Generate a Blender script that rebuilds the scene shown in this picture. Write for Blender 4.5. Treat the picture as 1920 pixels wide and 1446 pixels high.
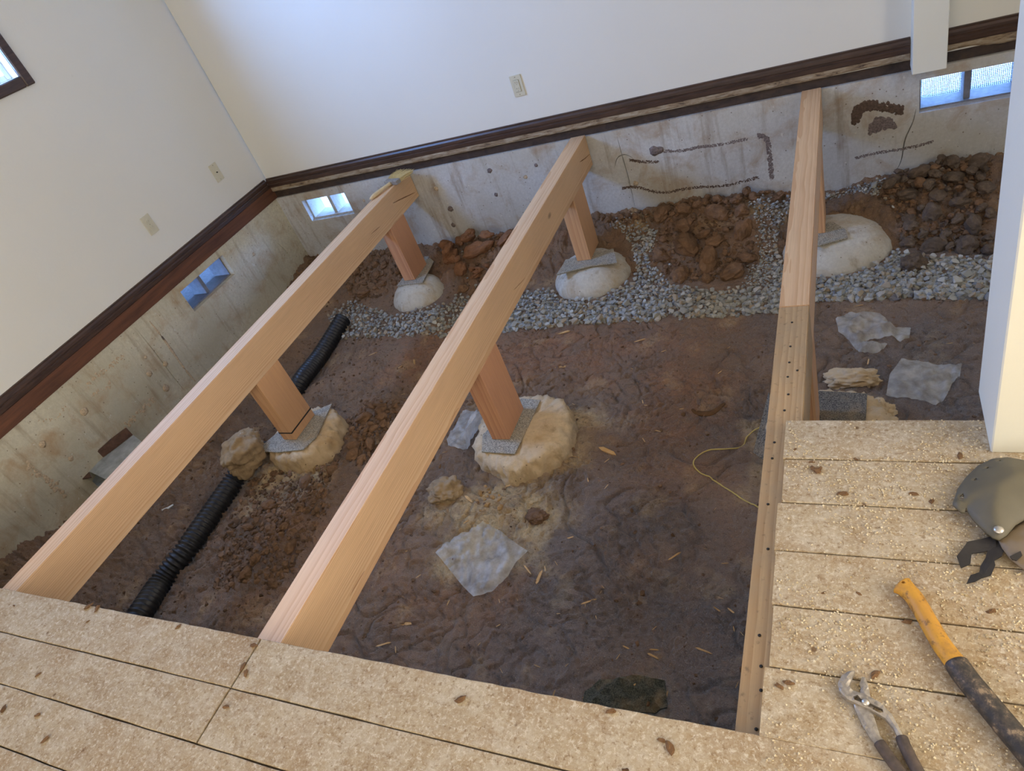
import bpy, bmesh, math, random
import numpy as np
from mathutils import Vector, Matrix, Euler
from mathutils import geometry as mgeo
from mathutils import noise as mnoise

for o in list(bpy.data.objects): bpy.data.objects.remove(o)
random.seed(7); RNG = np.random.default_rng(11)
S = bpy.context.scene; COL = S.collection

# ------------------------------------------------------------------ camera
CAMZ = 1.35
F_PX = 1290.957
RCAM = np.array([[0.8916622698920242, 0.32253054057754116, -0.3176671951048171],
                 [-0.025083581456886123, -0.6654373244843508, -0.7460321582374345],
                 [-0.45200576367154727, 0.6731769585910289, -0.5852551341336814]])
cam_d = bpy.data.cameras.new('camera'); cam = bpy.data.objects.new('camera', cam_d); COL.objects.link(cam)
cam_d.sensor_width = 36; cam_d.lens = 36 * F_PX / 1920; cam_d.clip_start = 0.05
r_, d_, f_ = RCAM
M4 = Matrix.Identity(4)
for i in range(3):
    M4[i][0] = r_[i]; M4[i][1] = -d_[i]; M4[i][2] = -f_[i]
M4[2][3] = CAMZ
cam.matrix_world = M4
S.camera = cam

# ------------------------------------------------------------------ world, lights, exposure
S.view_settings.view_transform = 'Standard'; S.view_settings.look = 'None'
S.view_settings.gamma = 1; S.view_settings.use_curve_mapping = False
S.view_settings.exposure = 0.34
W = bpy.data.worlds.new('sky'); S.world = W; W.use_nodes = True
bg = W.node_tree.nodes['Background']; bg.inputs[0].default_value = (0.21, 0.43, 1.0, 1); bg.inputs[1].default_value = 46.0

def area(name, loc, rot, sx, sy, power, color, portal=False):
    l = bpy.data.lights.new(name, 'AREA'); l.shape = 'RECTANGLE'; l.size = sx; l.size_y = sy
    l.energy = power; l.color = color
    if portal: l.cycles.is_portal = True
    o = bpy.data.objects.new(name, l); COL.objects.link(o); o.location = loc; o.rotation_euler = rot
    return o
# unseen added fill lamps for inferred daylight, at the side wall and behind the viewer
area('fill_side_offscreen', (2.385, 0.2, 1.35), (0, math.radians(90), 0), 1.6, 3.0, 78, (1.0, 0.92, 0.81))
area('fill_behind_offscreen', (-1.2, -2.585, 1.25), (math.radians(90), 0, 0), 3.4, 1.9, 48, (1.0, 0.92, 0.80))
area('window_left_portal_offscreen', (-4.0, 2.18, 1.715), (0, math.radians(-90), 0), 0.90, 0.93, 1, (1, 1, 1), True)   # guides sky rays only

# ------------------------------------------------------------------ pixel -> point
def ray(u, v): return RCAM.T @ np.array([(u - 960) / F_PX, (v - 723) / F_PX, 1.0])
def on(u, v, ax, val):
    d = ray(u, v); C = np.array([0, 0, CAMZ]); return Vector(C + d * (val - C[ax]) / d[ax])
def pz(u, v, z): return on(u, v, 2, z)

# ------------------------------------------------------------------ noise (numpy)
_perm = np.random.default_rng(5).permutation(512)
_perm = np.concatenate([_perm, _perm])
_gr = np.random.default_rng(6).uniform(0, 2 * np.pi, 512); _gx = np.cos(_gr); _gy = np.sin(_gr)
def perlin(x, y, seed=0):
    x = np.asarray(x, float) + seed * 17.31; y = np.asarray(y, float) + seed * 9.77
    xi = np.floor(x).astype(int); yi = np.floor(y).astype(int); xf = x - xi; yf = y - yi
    def g(ix, iy, dx, dy):
        h = _perm[(_perm[ix & 511] + iy) & 511]; return _gx[h] * dx + _gy[h] * dy
    u = xf * xf * xf * (xf * (xf * 6 - 15) + 10); v = yf * yf * yf * (yf * (yf * 6 - 15) + 10)
    a = g(xi, yi, xf, yf); b = g(xi + 1, yi, xf - 1, yf); c = g(xi, yi + 1, xf, yf - 1); d = g(xi + 1, yi + 1, xf - 1, yf - 1)
    return ((a * (1 - u) + b * u) * (1 - v) + (c * (1 - u) + d * u) * v) * 1.5
def fbm(x, y, s, o=4, seed=0):
    t = 0; a = 1
    for k in range(o): t = t + a * perlin(x * s, y * s, seed + k); s *= 2.03; a *= 0.5
    return t
def sstep(a, b, x):
    t = np.clip((x - a) / (b - a), 0, 1); return t * t * (3 - 2 * t)

# ------------------------------------------------------------------ materials
class NT:
    def __init__(s, name):
        s.m = bpy.data.materials.new(name); s.m.use_nodes = True; s.t = s.m.node_tree
        s.b = s.t.nodes['Principled BSDF']; s.out = s.t.nodes['Material Output']
        s._c = None
    def n(s, typ, **kw):
        x = s.t.nodes.new(typ)
        for k, v in kw.items(): setattr(x, k, v)
        return x
    def put(s, sock, v):
        if isinstance(v, bpy.types.NodeSocket): s.t.links.new(v, sock)
        elif isinstance(v, (tuple, list)) and len(v) == 3 and sock.type == 'RGBA': sock.default_value = (*v, 1)
        else: sock.default_value = v
    def obj(s):
        if s._c is None: s._c = s.n('ShaderNodeTexCoord').outputs['Object']
        return s._c
    def pos(s): return s.n('ShaderNodeNewGeometry').outputs['Position']
    def rnd(s): return s.n('ShaderNodeObjectInfo').outputs['Random']
    def island(s): return s.n('ShaderNodeNewGeometry').outputs['Random Per Island']
    def vmap(s, vec, scale=(1, 1, 1), loc=(0, 0, 0), rot=(0, 0, 0)):
        x = s.n('ShaderNodeMapping'); s.put(x.inputs[0], vec); s.put(x.inputs[1], loc); x.inputs[2].default_value = rot; s.put(x.inputs[3], scale); return x.outputs[0]
    def noise(s, vec, scale, detail=4, rough=0.55, dist=0.0):
        x = s.n('ShaderNodeTexNoise'); s.put(x.inputs['Vector'], vec); x.inputs['Scale'].default_value = scale
        x.inputs['Detail'].default_value = detail; x.inputs['Roughness'].default_value = rough; x.inputs['Distortion'].default_value = dist
        return x.outputs[0]
    def voro(s, vec, scale, feature='F1', out='Distance'):
        x = s.n('ShaderNodeTexVoronoi', feature=feature); s.put(x.inputs['Vector'], vec); x.inputs['Scale'].default_value = scale; return x.outputs[out]
    def ramp(s, fac, *stops):
        x = s.n('ShaderNodeValToRGB'); s.put(x.inputs[0], fac); e = x.color_ramp.elements
        while len(e) < len(stops): e.new(0.5)
        for k, (p, c) in enumerate(stops):
            e[k].position = p; e[k].color = (*c, 1) if isinstance(c, (tuple, list)) else (c, c, c, 1)
        return x.outputs[0]
    def mix(s, fac, a, b, mode='MIX'):
        x = s.n('ShaderNodeMix', data_type='RGBA', blend_type=mode)
        s.put(x.inputs[0], fac); s.put(x.inputs[6], a); s.put(x.inputs[7], b); return x.outputs[2]
    def math(s, op, a, b=0.0):
        x = s.n('ShaderNodeMath', operation=op); s.put(x.inputs[0], a); s.put(x.inputs[1], b); return x.outputs[0]
    def attr(s, name):
        x = s.n('ShaderNodeAttribute'); x.attribute_name = name; sp = s.n('ShaderNodeSeparateColor'); s.put(sp.inputs[0], x.outputs['Color']); return sp.outputs
    def bump(s, h, strength=0.4, dist=0.01, normal=None):
        x = s.n('ShaderNodeBump'); x.inputs['Strength'].default_value = strength; x.inputs['Distance'].default_value = dist; s.put(x.inputs['Height'], h)
        if normal: s.put(x.inputs['Normal'], normal)
        return x.outputs[0]
    GAIN = {'dug earth': (1.56, 1.62, 1.64), 'dusty subfloor plank': (0.82, 0.78, 0.72), 'grey foundation concrete': (1.28, 1.38, 1.52), 'stained foundation concrete': (1.26, 1.40, 1.60),
            'crushed gravel': (1.25, 1.23, 1.2), 'brown clod': (1.55, 1.5, 1.45), 'dark clod': (1.45, 1.42, 1.36), 'rusty clod': (1.15, 1.15, 1.15), 'pale footing concrete': (1.1, 1.1, 1.1), 'sandy footing concrete': (1.1, 1.1, 1.1), 'grey grit roofing': (1.2, 1.2, 1.2)}
    def done(s, color=None, rough=None, normal=None, metal=None, spec=None):
        g = s.GAIN.get(s.m.name)                          # overall albedo of the material
        if g: color = s.mix(1.0, color, g, 'MULTIPLY')
        if color is not None: s.put(s.b.inputs['Base Color'], color)
        if rough is not None: s.put(s.b.inputs['Roughness'], rough)
        if normal is not None: s.put(s.b.inputs['Normal'], normal)
        if metal is not None: s.put(s.b.inputs['Metallic'], metal)
        if spec is not None: s.put(s.b.inputs['Specular IOR Level'], spec)
        return s.m

def lin(r, g, b):
    f = lambda c: ((c / 255 + 0.055) / 1.055) ** 2.4 if c > 10 else c / 255 / 12.92
    return (f(r), f(g), f(b))

def m_plain(name, c, rough=0.6, metal=0.0, var=0.12, scale=30, bump=0.15):
    t = NT(name); n = t.noise(t.obj(), scale, 4)
    dk = tuple(x * (1 - var) for x in c); lt = tuple(min(1, x * (1 + var)) for x in c)
    return t.done(t.ramp(n, (0.3, dk), (0.7, lt)), rough, t.bump(n, bump, 0.003), metal)

def m_wood(name, light, dark, ringscale=55, pith=(0.03, 0, 0.16), dirt=None, dirt_amt=0.5, rough=0.62):
    t = NT(name); r = t.rnd()
    off = t.n('ShaderNodeCombineXYZ'); t.put(off.inputs[0], t.math('MULTIPLY', r, 0.05)); t.put(off.inputs[1], t.math('MULTIPLY', r, 37.0)); t.put(off.inputs[2], t.math('MULTIPLY', r, 0.06))
    v0 = t.n('ShaderNodeVectorMath', operation='ADD'); t.put(v0.inputs[0], t.obj()); t.put(v0.inputs[1], off.outputs[0]); v = v0.outputs[0]
    vs = t.vmap(v, (1, 0.12, 1), pith)
    w = t.n('ShaderNodeTexWave', wave_type='RINGS', rings_direction='Y', wave_profile='SAW'); t.put(w.inputs['Vector'], vs)
    w.inputs['Scale'].default_value = ringscale; w.inputs['Distortion'].default_value = 2.6; w.inputs['Detail'].default_value = 2; w.inputs['Detail Scale'].default_value = 0.6
    streak = t.noise(t.vmap(v, (1, 0.03, 1)), 180, 3, 0.6)
    blot = t.noise(t.vmap(v, (1, 0.25, 1)), 7, 3, 0.5)
    c = t.ramp(w.outputs[1], (0.0, light), (0.55, tuple(a * 0.55 + b * 0.45 for a, b in zip(light, dark))), (1.0, dark))
    c = t.mix(t.ramp(streak, (0.35, 0.0), (0.75, 0.35)), c, tuple(x * 0.62 for x in dark))
    c = t.mix(t.ramp(blot, (0.35, 0.0), (0.7, 0.45)), c, tuple(min(1, x * k) for x, k in zip(light, (1.05, 0.98, 0.88))))
    # knots
    kv = t.voro(t.vmap(v, (1, 0.5, 1)), 4.2)
    c = t.mix(t.ramp(kv, (0.03, 0.85), (0.075, 0.0)), c, tuple(x * 0.33 for x in dark))
    if dirt:
        dn = t.noise(v, 9, 6, 0.65); dn2 = t.noise(v, 60, 4, 0.6)
        c = t.mix(t.ramp(dn, (0.38, 0.0), (0.66, dirt_amt)), c, dirt)
        c = t.mix(t.ramp(dn2, (0.60, 0.0), (0.72, 0.55)), c, tuple(x * 0.35 for x in dirt))
    h = t.mix(0.5, streak, w.outputs[1])
    return t.done(c, rough, t.bump(h, 0.22, 0.002))

M = {}
M['beam'] = m_wood('new fir timber', lin(226, 192, 152), lin(204, 158, 116))
M['post'] = m_wood('new fir post', lin(218, 174, 130), lin(190, 138, 98))
M['post_red'] = m_wood('reddish fir post', lin(212, 162, 124), lin(182, 124, 92))
M['old_beam'] = m_wood('old dusty timber', lin(196, 165, 122), lin(165, 130, 90), dirt=lin(170, 145, 110), dirt_amt=0.8)

def m_plank():
    t = NT('dusty subfloor plank'); r = t.rnd()
    off = t.n('ShaderNodeCombineXYZ'); t.put(off.inputs[0], t.math('MULTIPLY', r, 41.0)); t.put(off.inputs[1], t.math('MULTIPLY', r, 23.0))
    v0 = t.n('ShaderNodeVectorMath', operation='ADD'); t.put(v0.inputs[0], t.obj()); t.put(v0.inputs[1], off.outputs[0]); v = v0.outputs[0]
    big = t.noise(t.vmap(v, (0.6, 1.2, 1)), 5.5, 5, 0.6, 0.6)
    mid = t.noise(t.vmap(v, (0.7, 1.2, 1)), 26, 8, 0.78, 0.2)
    fine = t.noise(v, 160, 5, 0.75)
    grain = t.noise(t.vmap(v, (0.05, 1, 1)), 90, 3, 0.6)
    c = t.ramp(big, (0.3, lin(172, 150, 118)), (0.5, lin(184, 164, 132)), (0.7, lin(194, 177, 148)))
    c = t.mix(t.ramp(grain, (0.4, 0.0), (0.75, 0.4)), c, lin(158, 130, 96))
    c = t.mix(t.ramp(mid, (0.40, 0.0), (0.74, 0.55)), c, lin(214, 205, 186))
    c = t.mix(t.ramp(t.noise(v, 11, 10, 0.82, 0.2), (0.46, 0.0), (0.66, 0.65)), c, lin(220, 213, 198))
    c = t.mix(t.ramp(t.noise(v, 3.1, 5, 0.7, 0.4), (0.50, 0.0), (0.68, 0.6)), c, lin(166, 136, 98))
    c = t.mix(t.ramp(t.noise(v, 7, 8, 0.78, 0.5), (0.54, 0.0), (0.66, 0.65)), c, lin(146, 116, 80))
    c = t.mix(t.ramp(t.noise(v, 85, 6, 0.8, 0.3), (0.53, 0.0), (0.60, 0.75)), c, lin(232, 224, 206))
    c = t.mix(t.ramp(fine, (0.50, 0.0), (0.64, 0.5)), c, lin(222, 213, 192))
    c = t.mix(t.ramp(t.noise(v, 70, 7, 0.8, 0.3), (0.54, 0.0), (0.63, 0.75)), c, lin(138, 110, 76))
    c = t.mix(t.ramp(t.noise(v, 34, 6, 0.75, 1.0), (0.64, 0.0), (0.72, 0.5)), c, lin(128, 98, 64))
    sp = t.voro(v, 9); c = t.mix(t.ramp(sp, (0.035, 0.8), (0.06, 0.0)), c, lin(110, 82, 56))
    h = t.mix(0.5, mid, fine)
    return t.done(c, 0.85, t.bump(h, 0.6, 0.006), spec=0.2)
M['plank'] = m_plank()

def m_paint(name, c, warm=0.0):
    t = NT(name); n = t.noise(t.obj(), 90, 3, 0.5); b = t.noise(t.obj(), 1.2, 3)
    sm = t.noise(t.obj(), 7, 5, 0.7)
    col = t.ramp(b, (0.3, tuple(x * 0.965 for x in c)), (0.7, c))
    col = t.mix(t.ramp(sm, (0.70, 0.0), (0.78, 0.25)), col, tuple(x * 0.7 for x in c))
    return t.done(col, 0.55, t.bump(n, 0.12, 0.003))
M['paint'] = m_paint('cream wall paint', lin(226, 224, 214))
M['paint_post'] = m_paint('cream post paint', lin(228, 226, 212))
M['ceiling'] = m_paint('white ceiling paint', lin(232, 230, 225))

def m_concrete(name, c, brown, greenish):
    t = NT(name); v = t.pos()
    a = t.noise(v, 1.6, 6, 0.6, 0.4); b = t.noise(v, 6, 6, 0.65, 0.5); f = t.noise(v, 60, 6, 0.7)
    col = t.ramp(f, (0.3, tuple(x * 0.82 for x in c)), (0.7, tuple(min(1, x * 1.12) for x in c)))
    col = t.mix(t.ramp(a, (0.40, 0.0), (0.62, 0.75)), col, greenish)
    col = t.mix(t.ramp(b, (0.50, 0.0), (0.72, 0.75)), col, brown)
    vz = t.noise(t.vmap(v, (6, 6, 0.6)), 3.0, 4, 0.6)
    col = t.mix(t.ramp(vz, (0.55, 0.0), (0.72, 0.5)), col, tuple(x * 0.62 for x in brown))
    sp = t.voro(v, 26); col = t.mix(t.ramp(sp, (0.05, 0.85), (0.11, 0.0)), col, tuple(x * 0.35 for x in brown))
    sp2 = t.noise(v, 34, 3, 0.5); col = t.mix(t.ramp(sp2, (0.70, 0.0), (0.74, 0.7)), col, lin(190, 180, 162))
    return t.done(col, 0.9, t.bump(t.mix(0.5, b, f), 0.5, 0.012), spec=0.2)
M['conc_back'] = m_concrete('grey foundation concrete', lin(174, 168, 158), lin(140, 112, 80), lin(158, 148, 130))
M['conc_left'] = m_concrete('stained foundation concrete', lin(182, 168, 140), lin(152, 120, 84), lin(164, 150, 122))
M['footing'] = m_concrete('pale footing concrete', lin(196, 190, 176), lin(168, 140, 100), lin(182, 172, 150))
M['footing_sand'] = m_concrete('sandy footing concrete', lin(206, 184, 150), lin(172, 140, 98), lin(198, 172, 134))
M['mortar'] = m_concrete('crumbly mortar', lin(172, 148, 114), lin(128, 100, 70), lin(156, 132, 100))
M['crust'] = m_plain('pale lime crust', lin(184, 164, 136), 0.9, var=0.3, scale=120, bump=0.5)
M['tar'] = m_plain('dark tar streak', lin(86, 68, 56), 0.55, var=0.5, scale=90, bump=0.6)
M['tar2'] = m_plain('purplish mastic streak', lin(112, 100, 96), 0.55, var=0.5, scale=110, bump=0.6)

def m_ground():
    t = NT('dug earth'); v = t.pos(); R_, G_, B_ = t.attr('mask')[:3]
    big = t.noise(v, 2.2, 5, 0.6); mid = t.noise(v, 11, 6, 0.65, 0.5); fine = t.noise(v, 55, 8, 0.72, 0.6); gr = t.noise(v, 260, 3, 0.7)
    c = t.ramp(big, (0.3, lin(102, 79, 60)), (0.7, lin(130, 100, 74)))
    c = t.mix(t.ramp(mid, (0.38, 0.0), (0.7, 0.6)), c, lin(134, 102, 74))
    c = t.mix(t.math('MULTIPLY', G_, t.ramp(mid, (0.3, 0.3), (0.6, 0.9))), c, t.ramp(fine, (0.3, lin(108, 72, 50)), (0.7, lin(152, 104, 70))))
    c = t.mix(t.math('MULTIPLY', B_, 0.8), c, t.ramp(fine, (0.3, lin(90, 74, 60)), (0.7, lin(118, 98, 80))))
    sand = t.ramp(fine, (0.3, lin(158, 126, 84)), (0.7, lin(200, 168, 120)))
    c = t.mix(t.math('MULTIPLY', R_, t.ramp(mid, (0.3, 0.15), (0.55, 1.0))), c, sand)
    c = t.mix(t.ramp(gr, (0.60, 0.0), (0.68, 0.6)), c, lin(176, 146, 112))
    c = t.mix(t.ramp(gr, (0.32, 0.5), (0.42, 0.0)), c, lin(62, 48, 38))
    c = t.mix(t.ramp(t.noise(v, 26, 6, 0.7, 0.8), (0.62, 0.0), (0.70, 0.55)), c, lin(150, 104, 66))
    c = t.mix(t.ramp(fine, (0.30, 0.6), (0.43, 0.0)), c, lin(58, 45, 36))
    n1 = t.bump(mid, 0.6, 0.018)
    n2 = t.bump(fine, 1.0, 0.014, n1)
    n3 = t.bump(gr, 0.8, 0.006, n2)
    return t.done(c, t.ramp(mid, (0.3, 0.66), (0.7, 0.9)), n3, spec=0.3)
M['ground'] = m_ground()

def m_clod(name, a, b, hi):
    t = NT(name); v = t.pos(); f = t.noise(v, 45, 6, 0.7); r = t.island(); g = t.noise(v, 9, 4)
    c = t.ramp(r, (0.0, a), (1.0, b)); c = t.mix(t.ramp(f, (0.45, 0.0), (0.75, 0.6)), c, hi)
    c = t.mix(t.ramp(g, (0.3, 0.6), (0.5, 0.0)), c, tuple(x * 0.55 for x in a))
    return t.done(c, 0.93, t.bump(f, 0.8, 0.012), spec=0.15)
M['clod'] = m_clod('brown clod', lin(84, 66, 50), lin(116, 90, 68), lin(134, 106, 80))
M['clod_red'] = m_clod('rusty clod', lin(112, 80, 58), lin(138, 98, 70), lin(160, 118, 84))
M['clod_dark'] = m_clod('dark clod', lin(72, 62, 54), lin(100, 86, 74), lin(126, 110, 94))
M['clod_tan'] = m_clod('tan clod', lin(160, 126, 84), lin(190, 152, 104), lin(210, 178, 130))

def m_gravel():
    t = NT('crushed gravel'); r = t.island(); v = t.obj()
    c = t.ramp(r, (0.0, lin(118, 120, 122)), (0.25, lin(150, 152, 150)), (0.5, lin(136, 134, 122)), (0.75, lin(172, 172, 166)), (0.9, lin(150, 132, 104)), (1.0, lin(104, 104, 108)))
    f = t.noise(v, 60, 4, 0.6); c = t.mix(t.ramp(f, (0.45, 0.0), (0.75, 0.35)), c, lin(110, 98, 82))
    return t.done(c, 0.8, t.bump(f, 0.2, 0.003), spec=0.3)
M['gravel'] = m_gravel()

def m_shingle(name, a, b):
    t = NT(name); v = t.obj(); g = t.voro(v, 420, out='Color'); s = t.n('ShaderNodeSeparateColor'); t.put(s.inputs[0], g); n = t.noise(v, 14, 4)
    c = t.ramp(s.outputs[0], (0.2, a), (0.8, b)); c = t.mix(t.ramp(n, (0.5, 0.0), (0.75, 0.4)), c, lin(178, 150, 110))
    return t.done(c, 0.9, t.bump(s.outputs[1], 0.5, 0.003))
M['shingle'] = m_shingle('grey grit roofing', lin(104, 100, 90), lin(178, 170, 152))
M['shingle_dark'] = m_shingle('dark grit roofing', lin(70, 65, 57), lin(140, 131, 114))
M['shingle_green'] = m_shingle('dark green roofing', lin(54, 57, 52), lin(98, 100, 88))

def m_plastic_sheet():
    t = NT('cloudy plastic film'); n = t.noise(t.obj(), 14, 5, 0.6)
    col = t.ramp(n, (0.3, lin(206, 196, 176)), (0.7, lin(236, 230, 216)))
    t.done(col, 0.28, t.bump(t.noise(t.vmap(t.obj(), (1, 2.5, 1)), 30, 6, 0.6, 1.0), 0.5, 0.008), spec=0.6)
    tr = t.n('ShaderNodeBsdfTransparent'); tl = t.n('ShaderNodeBsdfTranslucent'); t.put(tl.inputs[0], lin(225, 222, 214))
    m1 = t.n('ShaderNodeMixShader'); m1.inputs[0].default_value = 0.25; t.t.links.new(t.b.outputs[0], m1.inputs[1]); t.t.links.new(tl.outputs[0], m1.inputs[2])
    m2 = t.n('ShaderNodeMixShader'); t.put(m2.inputs[0], t.ramp(n, (0.35, 0.62), (0.68, 0.30))); t.t.links.new(m1.outputs[0], m2.inputs[1]); t.t.links.new(tr.outputs[0], m2.inputs[2])
    t.t.links.new(m2.outputs[0], t.out.inputs[0]); return t.m
M['film'] = m_plastic_sheet()

def m_glass():
    t = NT('window glass'); tr = t.n('ShaderNodeBsdfTransparent'); gl = t.n('ShaderNodeBsdfGlossy'); gl.inputs['Roughness'].default_value = 0.02
    m = t.n('ShaderNodeMixShader'); m.inputs[0].default_value = 0.05; t.t.links.new(tr.outputs[0], m.inputs[1]); t.t.links.new(gl.outputs[0], m.inputs[2]); t.t.links.new(m.outputs[0], t.out.inputs[0]); return t.m
M['glass'] = m_glass()

def m_dark_trim():
    t = NT('dark stained trim'); v = t.vmap(t.pos(), (0.25, 0.25, 3)); n = t.noise(v, 30, 5, 0.6)
    c = t.ramp(n, (0.3, lin(48, 34, 28)), (0.7, lin(82, 60, 48))); return t.done(c, 0.38, t.bump(n, 0.12, 0.002))
M['trim'] = m_dark_trim()
def m_torn():
    t = NT('torn pale trim edge'); v = t.vmap(t.pos(), (0.5, 0.5, 2.2)); n = t.noise(v, 22, 6, 0.7, 0.6)
    c = t.ramp(n, (0.34, lin(70, 54, 44)), (0.46, lin(140, 120, 94)), (0.7, lin(182, 172, 152))); return t.done(c, 0.7, t.bump(n, 0.5, 0.006))
M['torn'] = m_torn()
def m_sill(name, a, b):
    t = NT(name); v = t.vmap(t.pos(), (1.2, 0.15, 2)); n = t.noise(v, 18, 5, 0.6, 0.4); return t.done(t.ramp(n, (0.3, a), (0.7, b)), 0.7, t.bump(n, 0.2, 0.004))
M['sill'] = m_sill('red brown sill', lin(70, 42, 28), lin(112, 70, 46))
M['dark_sill'] = m_sill('dark brown sill', lin(38, 29, 24), lin(70, 53, 42))  # dark brown tone for the back sill
M['corr'] = m_plain('black corrugated plastic', lin(34, 34, 36), 0.42, var=0.3, scale=25)
M['metal'] = m_plain('galvanised sheet', lin(172, 178, 178), 0.45, 0.25, 0.25, 22)
M['rust'] = m_plain('rusty flange', lin(98, 72, 60), 0.65, 0.2, 0.3, 40)
M['vent'] = m_plain('grey vent frame', lin(120, 120, 124), 0.6, 0.2, 0.2, 40)
M['mesh'] = m_plain('wire mesh', lin(112, 116, 124), 0.5, 0.5)
M['almond'] = m_plain('almond plastic', lin(206, 200, 176), 0.35, var=0.03)
M['slot'] = m_plain('dark slot', lin(40, 36, 32), 0.8)
M['screw'] = m_plain('screw metal', lin(170, 160, 135), 0.4, 0.5)
M['win_frame'] = m_plain('pale window sash', lin(205, 205, 205), 0.5)
M['bristle'] = m_plain('straw bristle', lin(206, 188, 138), 0.75, var=0.25, scale=200)
M['brush_handle'] = m_plain('pale brush handle', lin(206, 184, 144), 0.6, var=0.15)
M['ferrule'] = m_plain('dull ferrule', lin(160, 156, 150), 0.5, 0.5, 0.25, 80)
M['string'] = m_plain('yellow twine', lin(214, 190, 112), 0.8)
M['chip'] = m_clod('wood chip', lin(186, 130, 76), lin(226, 184, 126), lin(232, 204, 156))
M['bark'] = m_clod('bark crumb', lin(84, 62, 44), lin(122, 92, 64), lin(140, 108, 76))
M['saw'] = m_clod('sawdust flake', lin(206, 182, 136), lin(236, 220, 184), lin(240, 228, 200))
M['olive'] = m_plain('olive shell', lin(92, 86, 70), 0.6, var=0.12, scale=12)
M['olive2'] = m_plain('lighter olive shell', lin(124, 108, 86), 0.6, var=0.12, scale=12)
M['strap'] = m_plain('black rubber strap', lin(38, 34, 33), 0.6, var=0.3)
M['rivet'] = m_plain('steel rivet', lin(190, 186, 180), 0.35, 0.8)
M['tool_steel'] = m_plain('dirty tool steel', lin(158, 150, 140), 0.5, 0.55, 0.35, 90, 0.3)
M['grip'] = m_plain('worn dark grip', lin(74, 62, 54), 0.65, var=0.4, scale=70, bump=0.3)
def m_yellow():
    t = NT('worn yellow handle'); n = t.noise(t.obj(), 45, 6, 0.7); b = t.noise(t.obj(), 12, 5, 0.65)
    c = t.ramp(b, (0.35, lin(140, 100, 52)), (0.5, lin(192, 140, 46)), (0.7, lin(176, 126, 54))); c = t.mix(t.ramp(n, (0.53, 0.0), (0.63, 0.8)), c, lin(92, 66, 40)); return t.done(c, 0.55, t.bump(n, 0.2, 0.003))
M['yellow'] = m_yellow()
def m_blackgrip():
    t = NT('scuffed black handle'); n = t.noise(t.vmap(t.obj(), (1, 1, 1)), 40, 6, 0.75)
    c = t.ramp(n, (0.42, lin(40, 38, 38)), (0.54, lin(70, 61, 54)), (0.64, lin(140, 120, 96))); return t.done(c, 0.55, t.bump(n, 0.3, 0.003))
M['blackgrip'] = m_blackgrip()
M['raw_end'] = m_plain('raw wood knob', lin(176, 140, 96), 0.7, var=0.25, scale=40)
M['sky_block'] = m_plain('cream sky blocker', lin(226, 214, 190), 0.8)
M['white_plastic'] = m_plain('white plastic scrap', lin(222, 220, 214), 0.5)
M['ext'] = m_plain('exterior gravel', lin(104, 98, 90), 0.95, var=0.35, scale=40, bump=0.6)
M['ext_dark'] = m_plain('exterior dark soil', lin(84, 80, 80), 0.95, var=0.4, scale=40, bump=0.6)  # dark even tone, keeps the left vent view dim
M['shade_deck_wood'] = m_plain('brown shade deck wood', lin(120, 92, 66), 0.8, var=0.3, scale=10)

# ------------------------------------------------------------------ object helpers
def tag(o, label=None, cat=None, group=None, kind=None):
    if label: o['label'] = label
    if cat: o['category'] = cat
    if group: o['group'] = group
    if kind: o['kind'] = kind
    return o
def link(name, me, mat=None, parent=None, loc=None):
    o = bpy.data.objects.new(name, me); COL.objects.link(o)
    if mat is not None and me is not None and not me.materials: me.materials.append(M[mat] if isinstance(mat, str) else mat)
    if parent: o.parent = parent
    if loc is not None: o.location = loc
    return o
def empty(name, loc=(0, 0, 0), rz=0):
    o = bpy.data.objects.new(name, None); COL.objects.link(o); o.location = loc; o.rotation_euler = (0, 0, rz); o.empty_display_size = 0.05; return o
def mesh(name, v, f, smooth=False):
    me = bpy.data.meshes.new(name); me.from_pydata([tuple(map(float, p)) for p in v], [], f); me.update()
    if smooth: me.polygons.foreach_set('use_smooth', [True] * len(me.polygons))
    return me
def bm_mesh(bm, name, smooth=False):
    bmesh.ops.recalc_face_normals(bm, faces=bm.faces)
    me = bpy.data.meshes.new(name); bm.to_mesh(me); bm.free()
    if smooth: me.polygons.foreach_set('use_smooth', [True] * len(me.polygons))
    return me
def box(bm, x0, x1, y0, y1, z0, z1):
    vs = [bm.verts.new(p) for p in ((x0, y0, z0), (x1, y0, z0), (x1, y1, z0), (x0, y1, z0), (x0, y0, z1), (x1, y0, z1), (x1, y1, z1), (x0, y1, z1))]
    for q in ((0, 3, 2, 1), (4, 5, 6, 7), (0, 1, 5, 4), (1, 2, 6, 5), (2, 3, 7, 6), (3, 0, 4, 7)): bm.faces.new([vs[i] for i in q])
    return vs
def box_me(name, x0, x1, y0, y1, z0, z1, bev=0.0, seg=1):
    bm = bmesh.new(); box(bm, x0, x1, y0, y1, z0, z1)
    if bev: bmesh.ops.bevel(bm, geom=bm.edges[:], offset=bev, segments=seg, affect='EDGES', profile=0.6)
    return bm_mesh(bm, name)
def extrude_poly(name, pts, axis_lo, axis_hi, bev=0.0):
    """polygon (2D) extruded in z"""
    bm = bmesh.new(); lo = [bm.verts.new((p[0], p[1], axis_lo)) for p in pts]; hi = [bm.verts.new((p[0], p[1], axis_hi)) for p in pts]
    bm.faces.new(hi); bm.faces.new(lo[::-1]); n = len(pts)
    for i in range(n): bm.faces.new((lo[i], lo[(i + 1) % n], hi[(i + 1) % n], hi[i]))
    if bev:
        ed = [e for e in bm.edges if abs(e.verts[0].co.z - e.verts[1].co.z) < 1e-7]
        bmesh.ops.bevel(bm, geom=ed, offset=bev, segments=2, affect='EDGES')
    return bm_mesh(bm, name)
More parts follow.
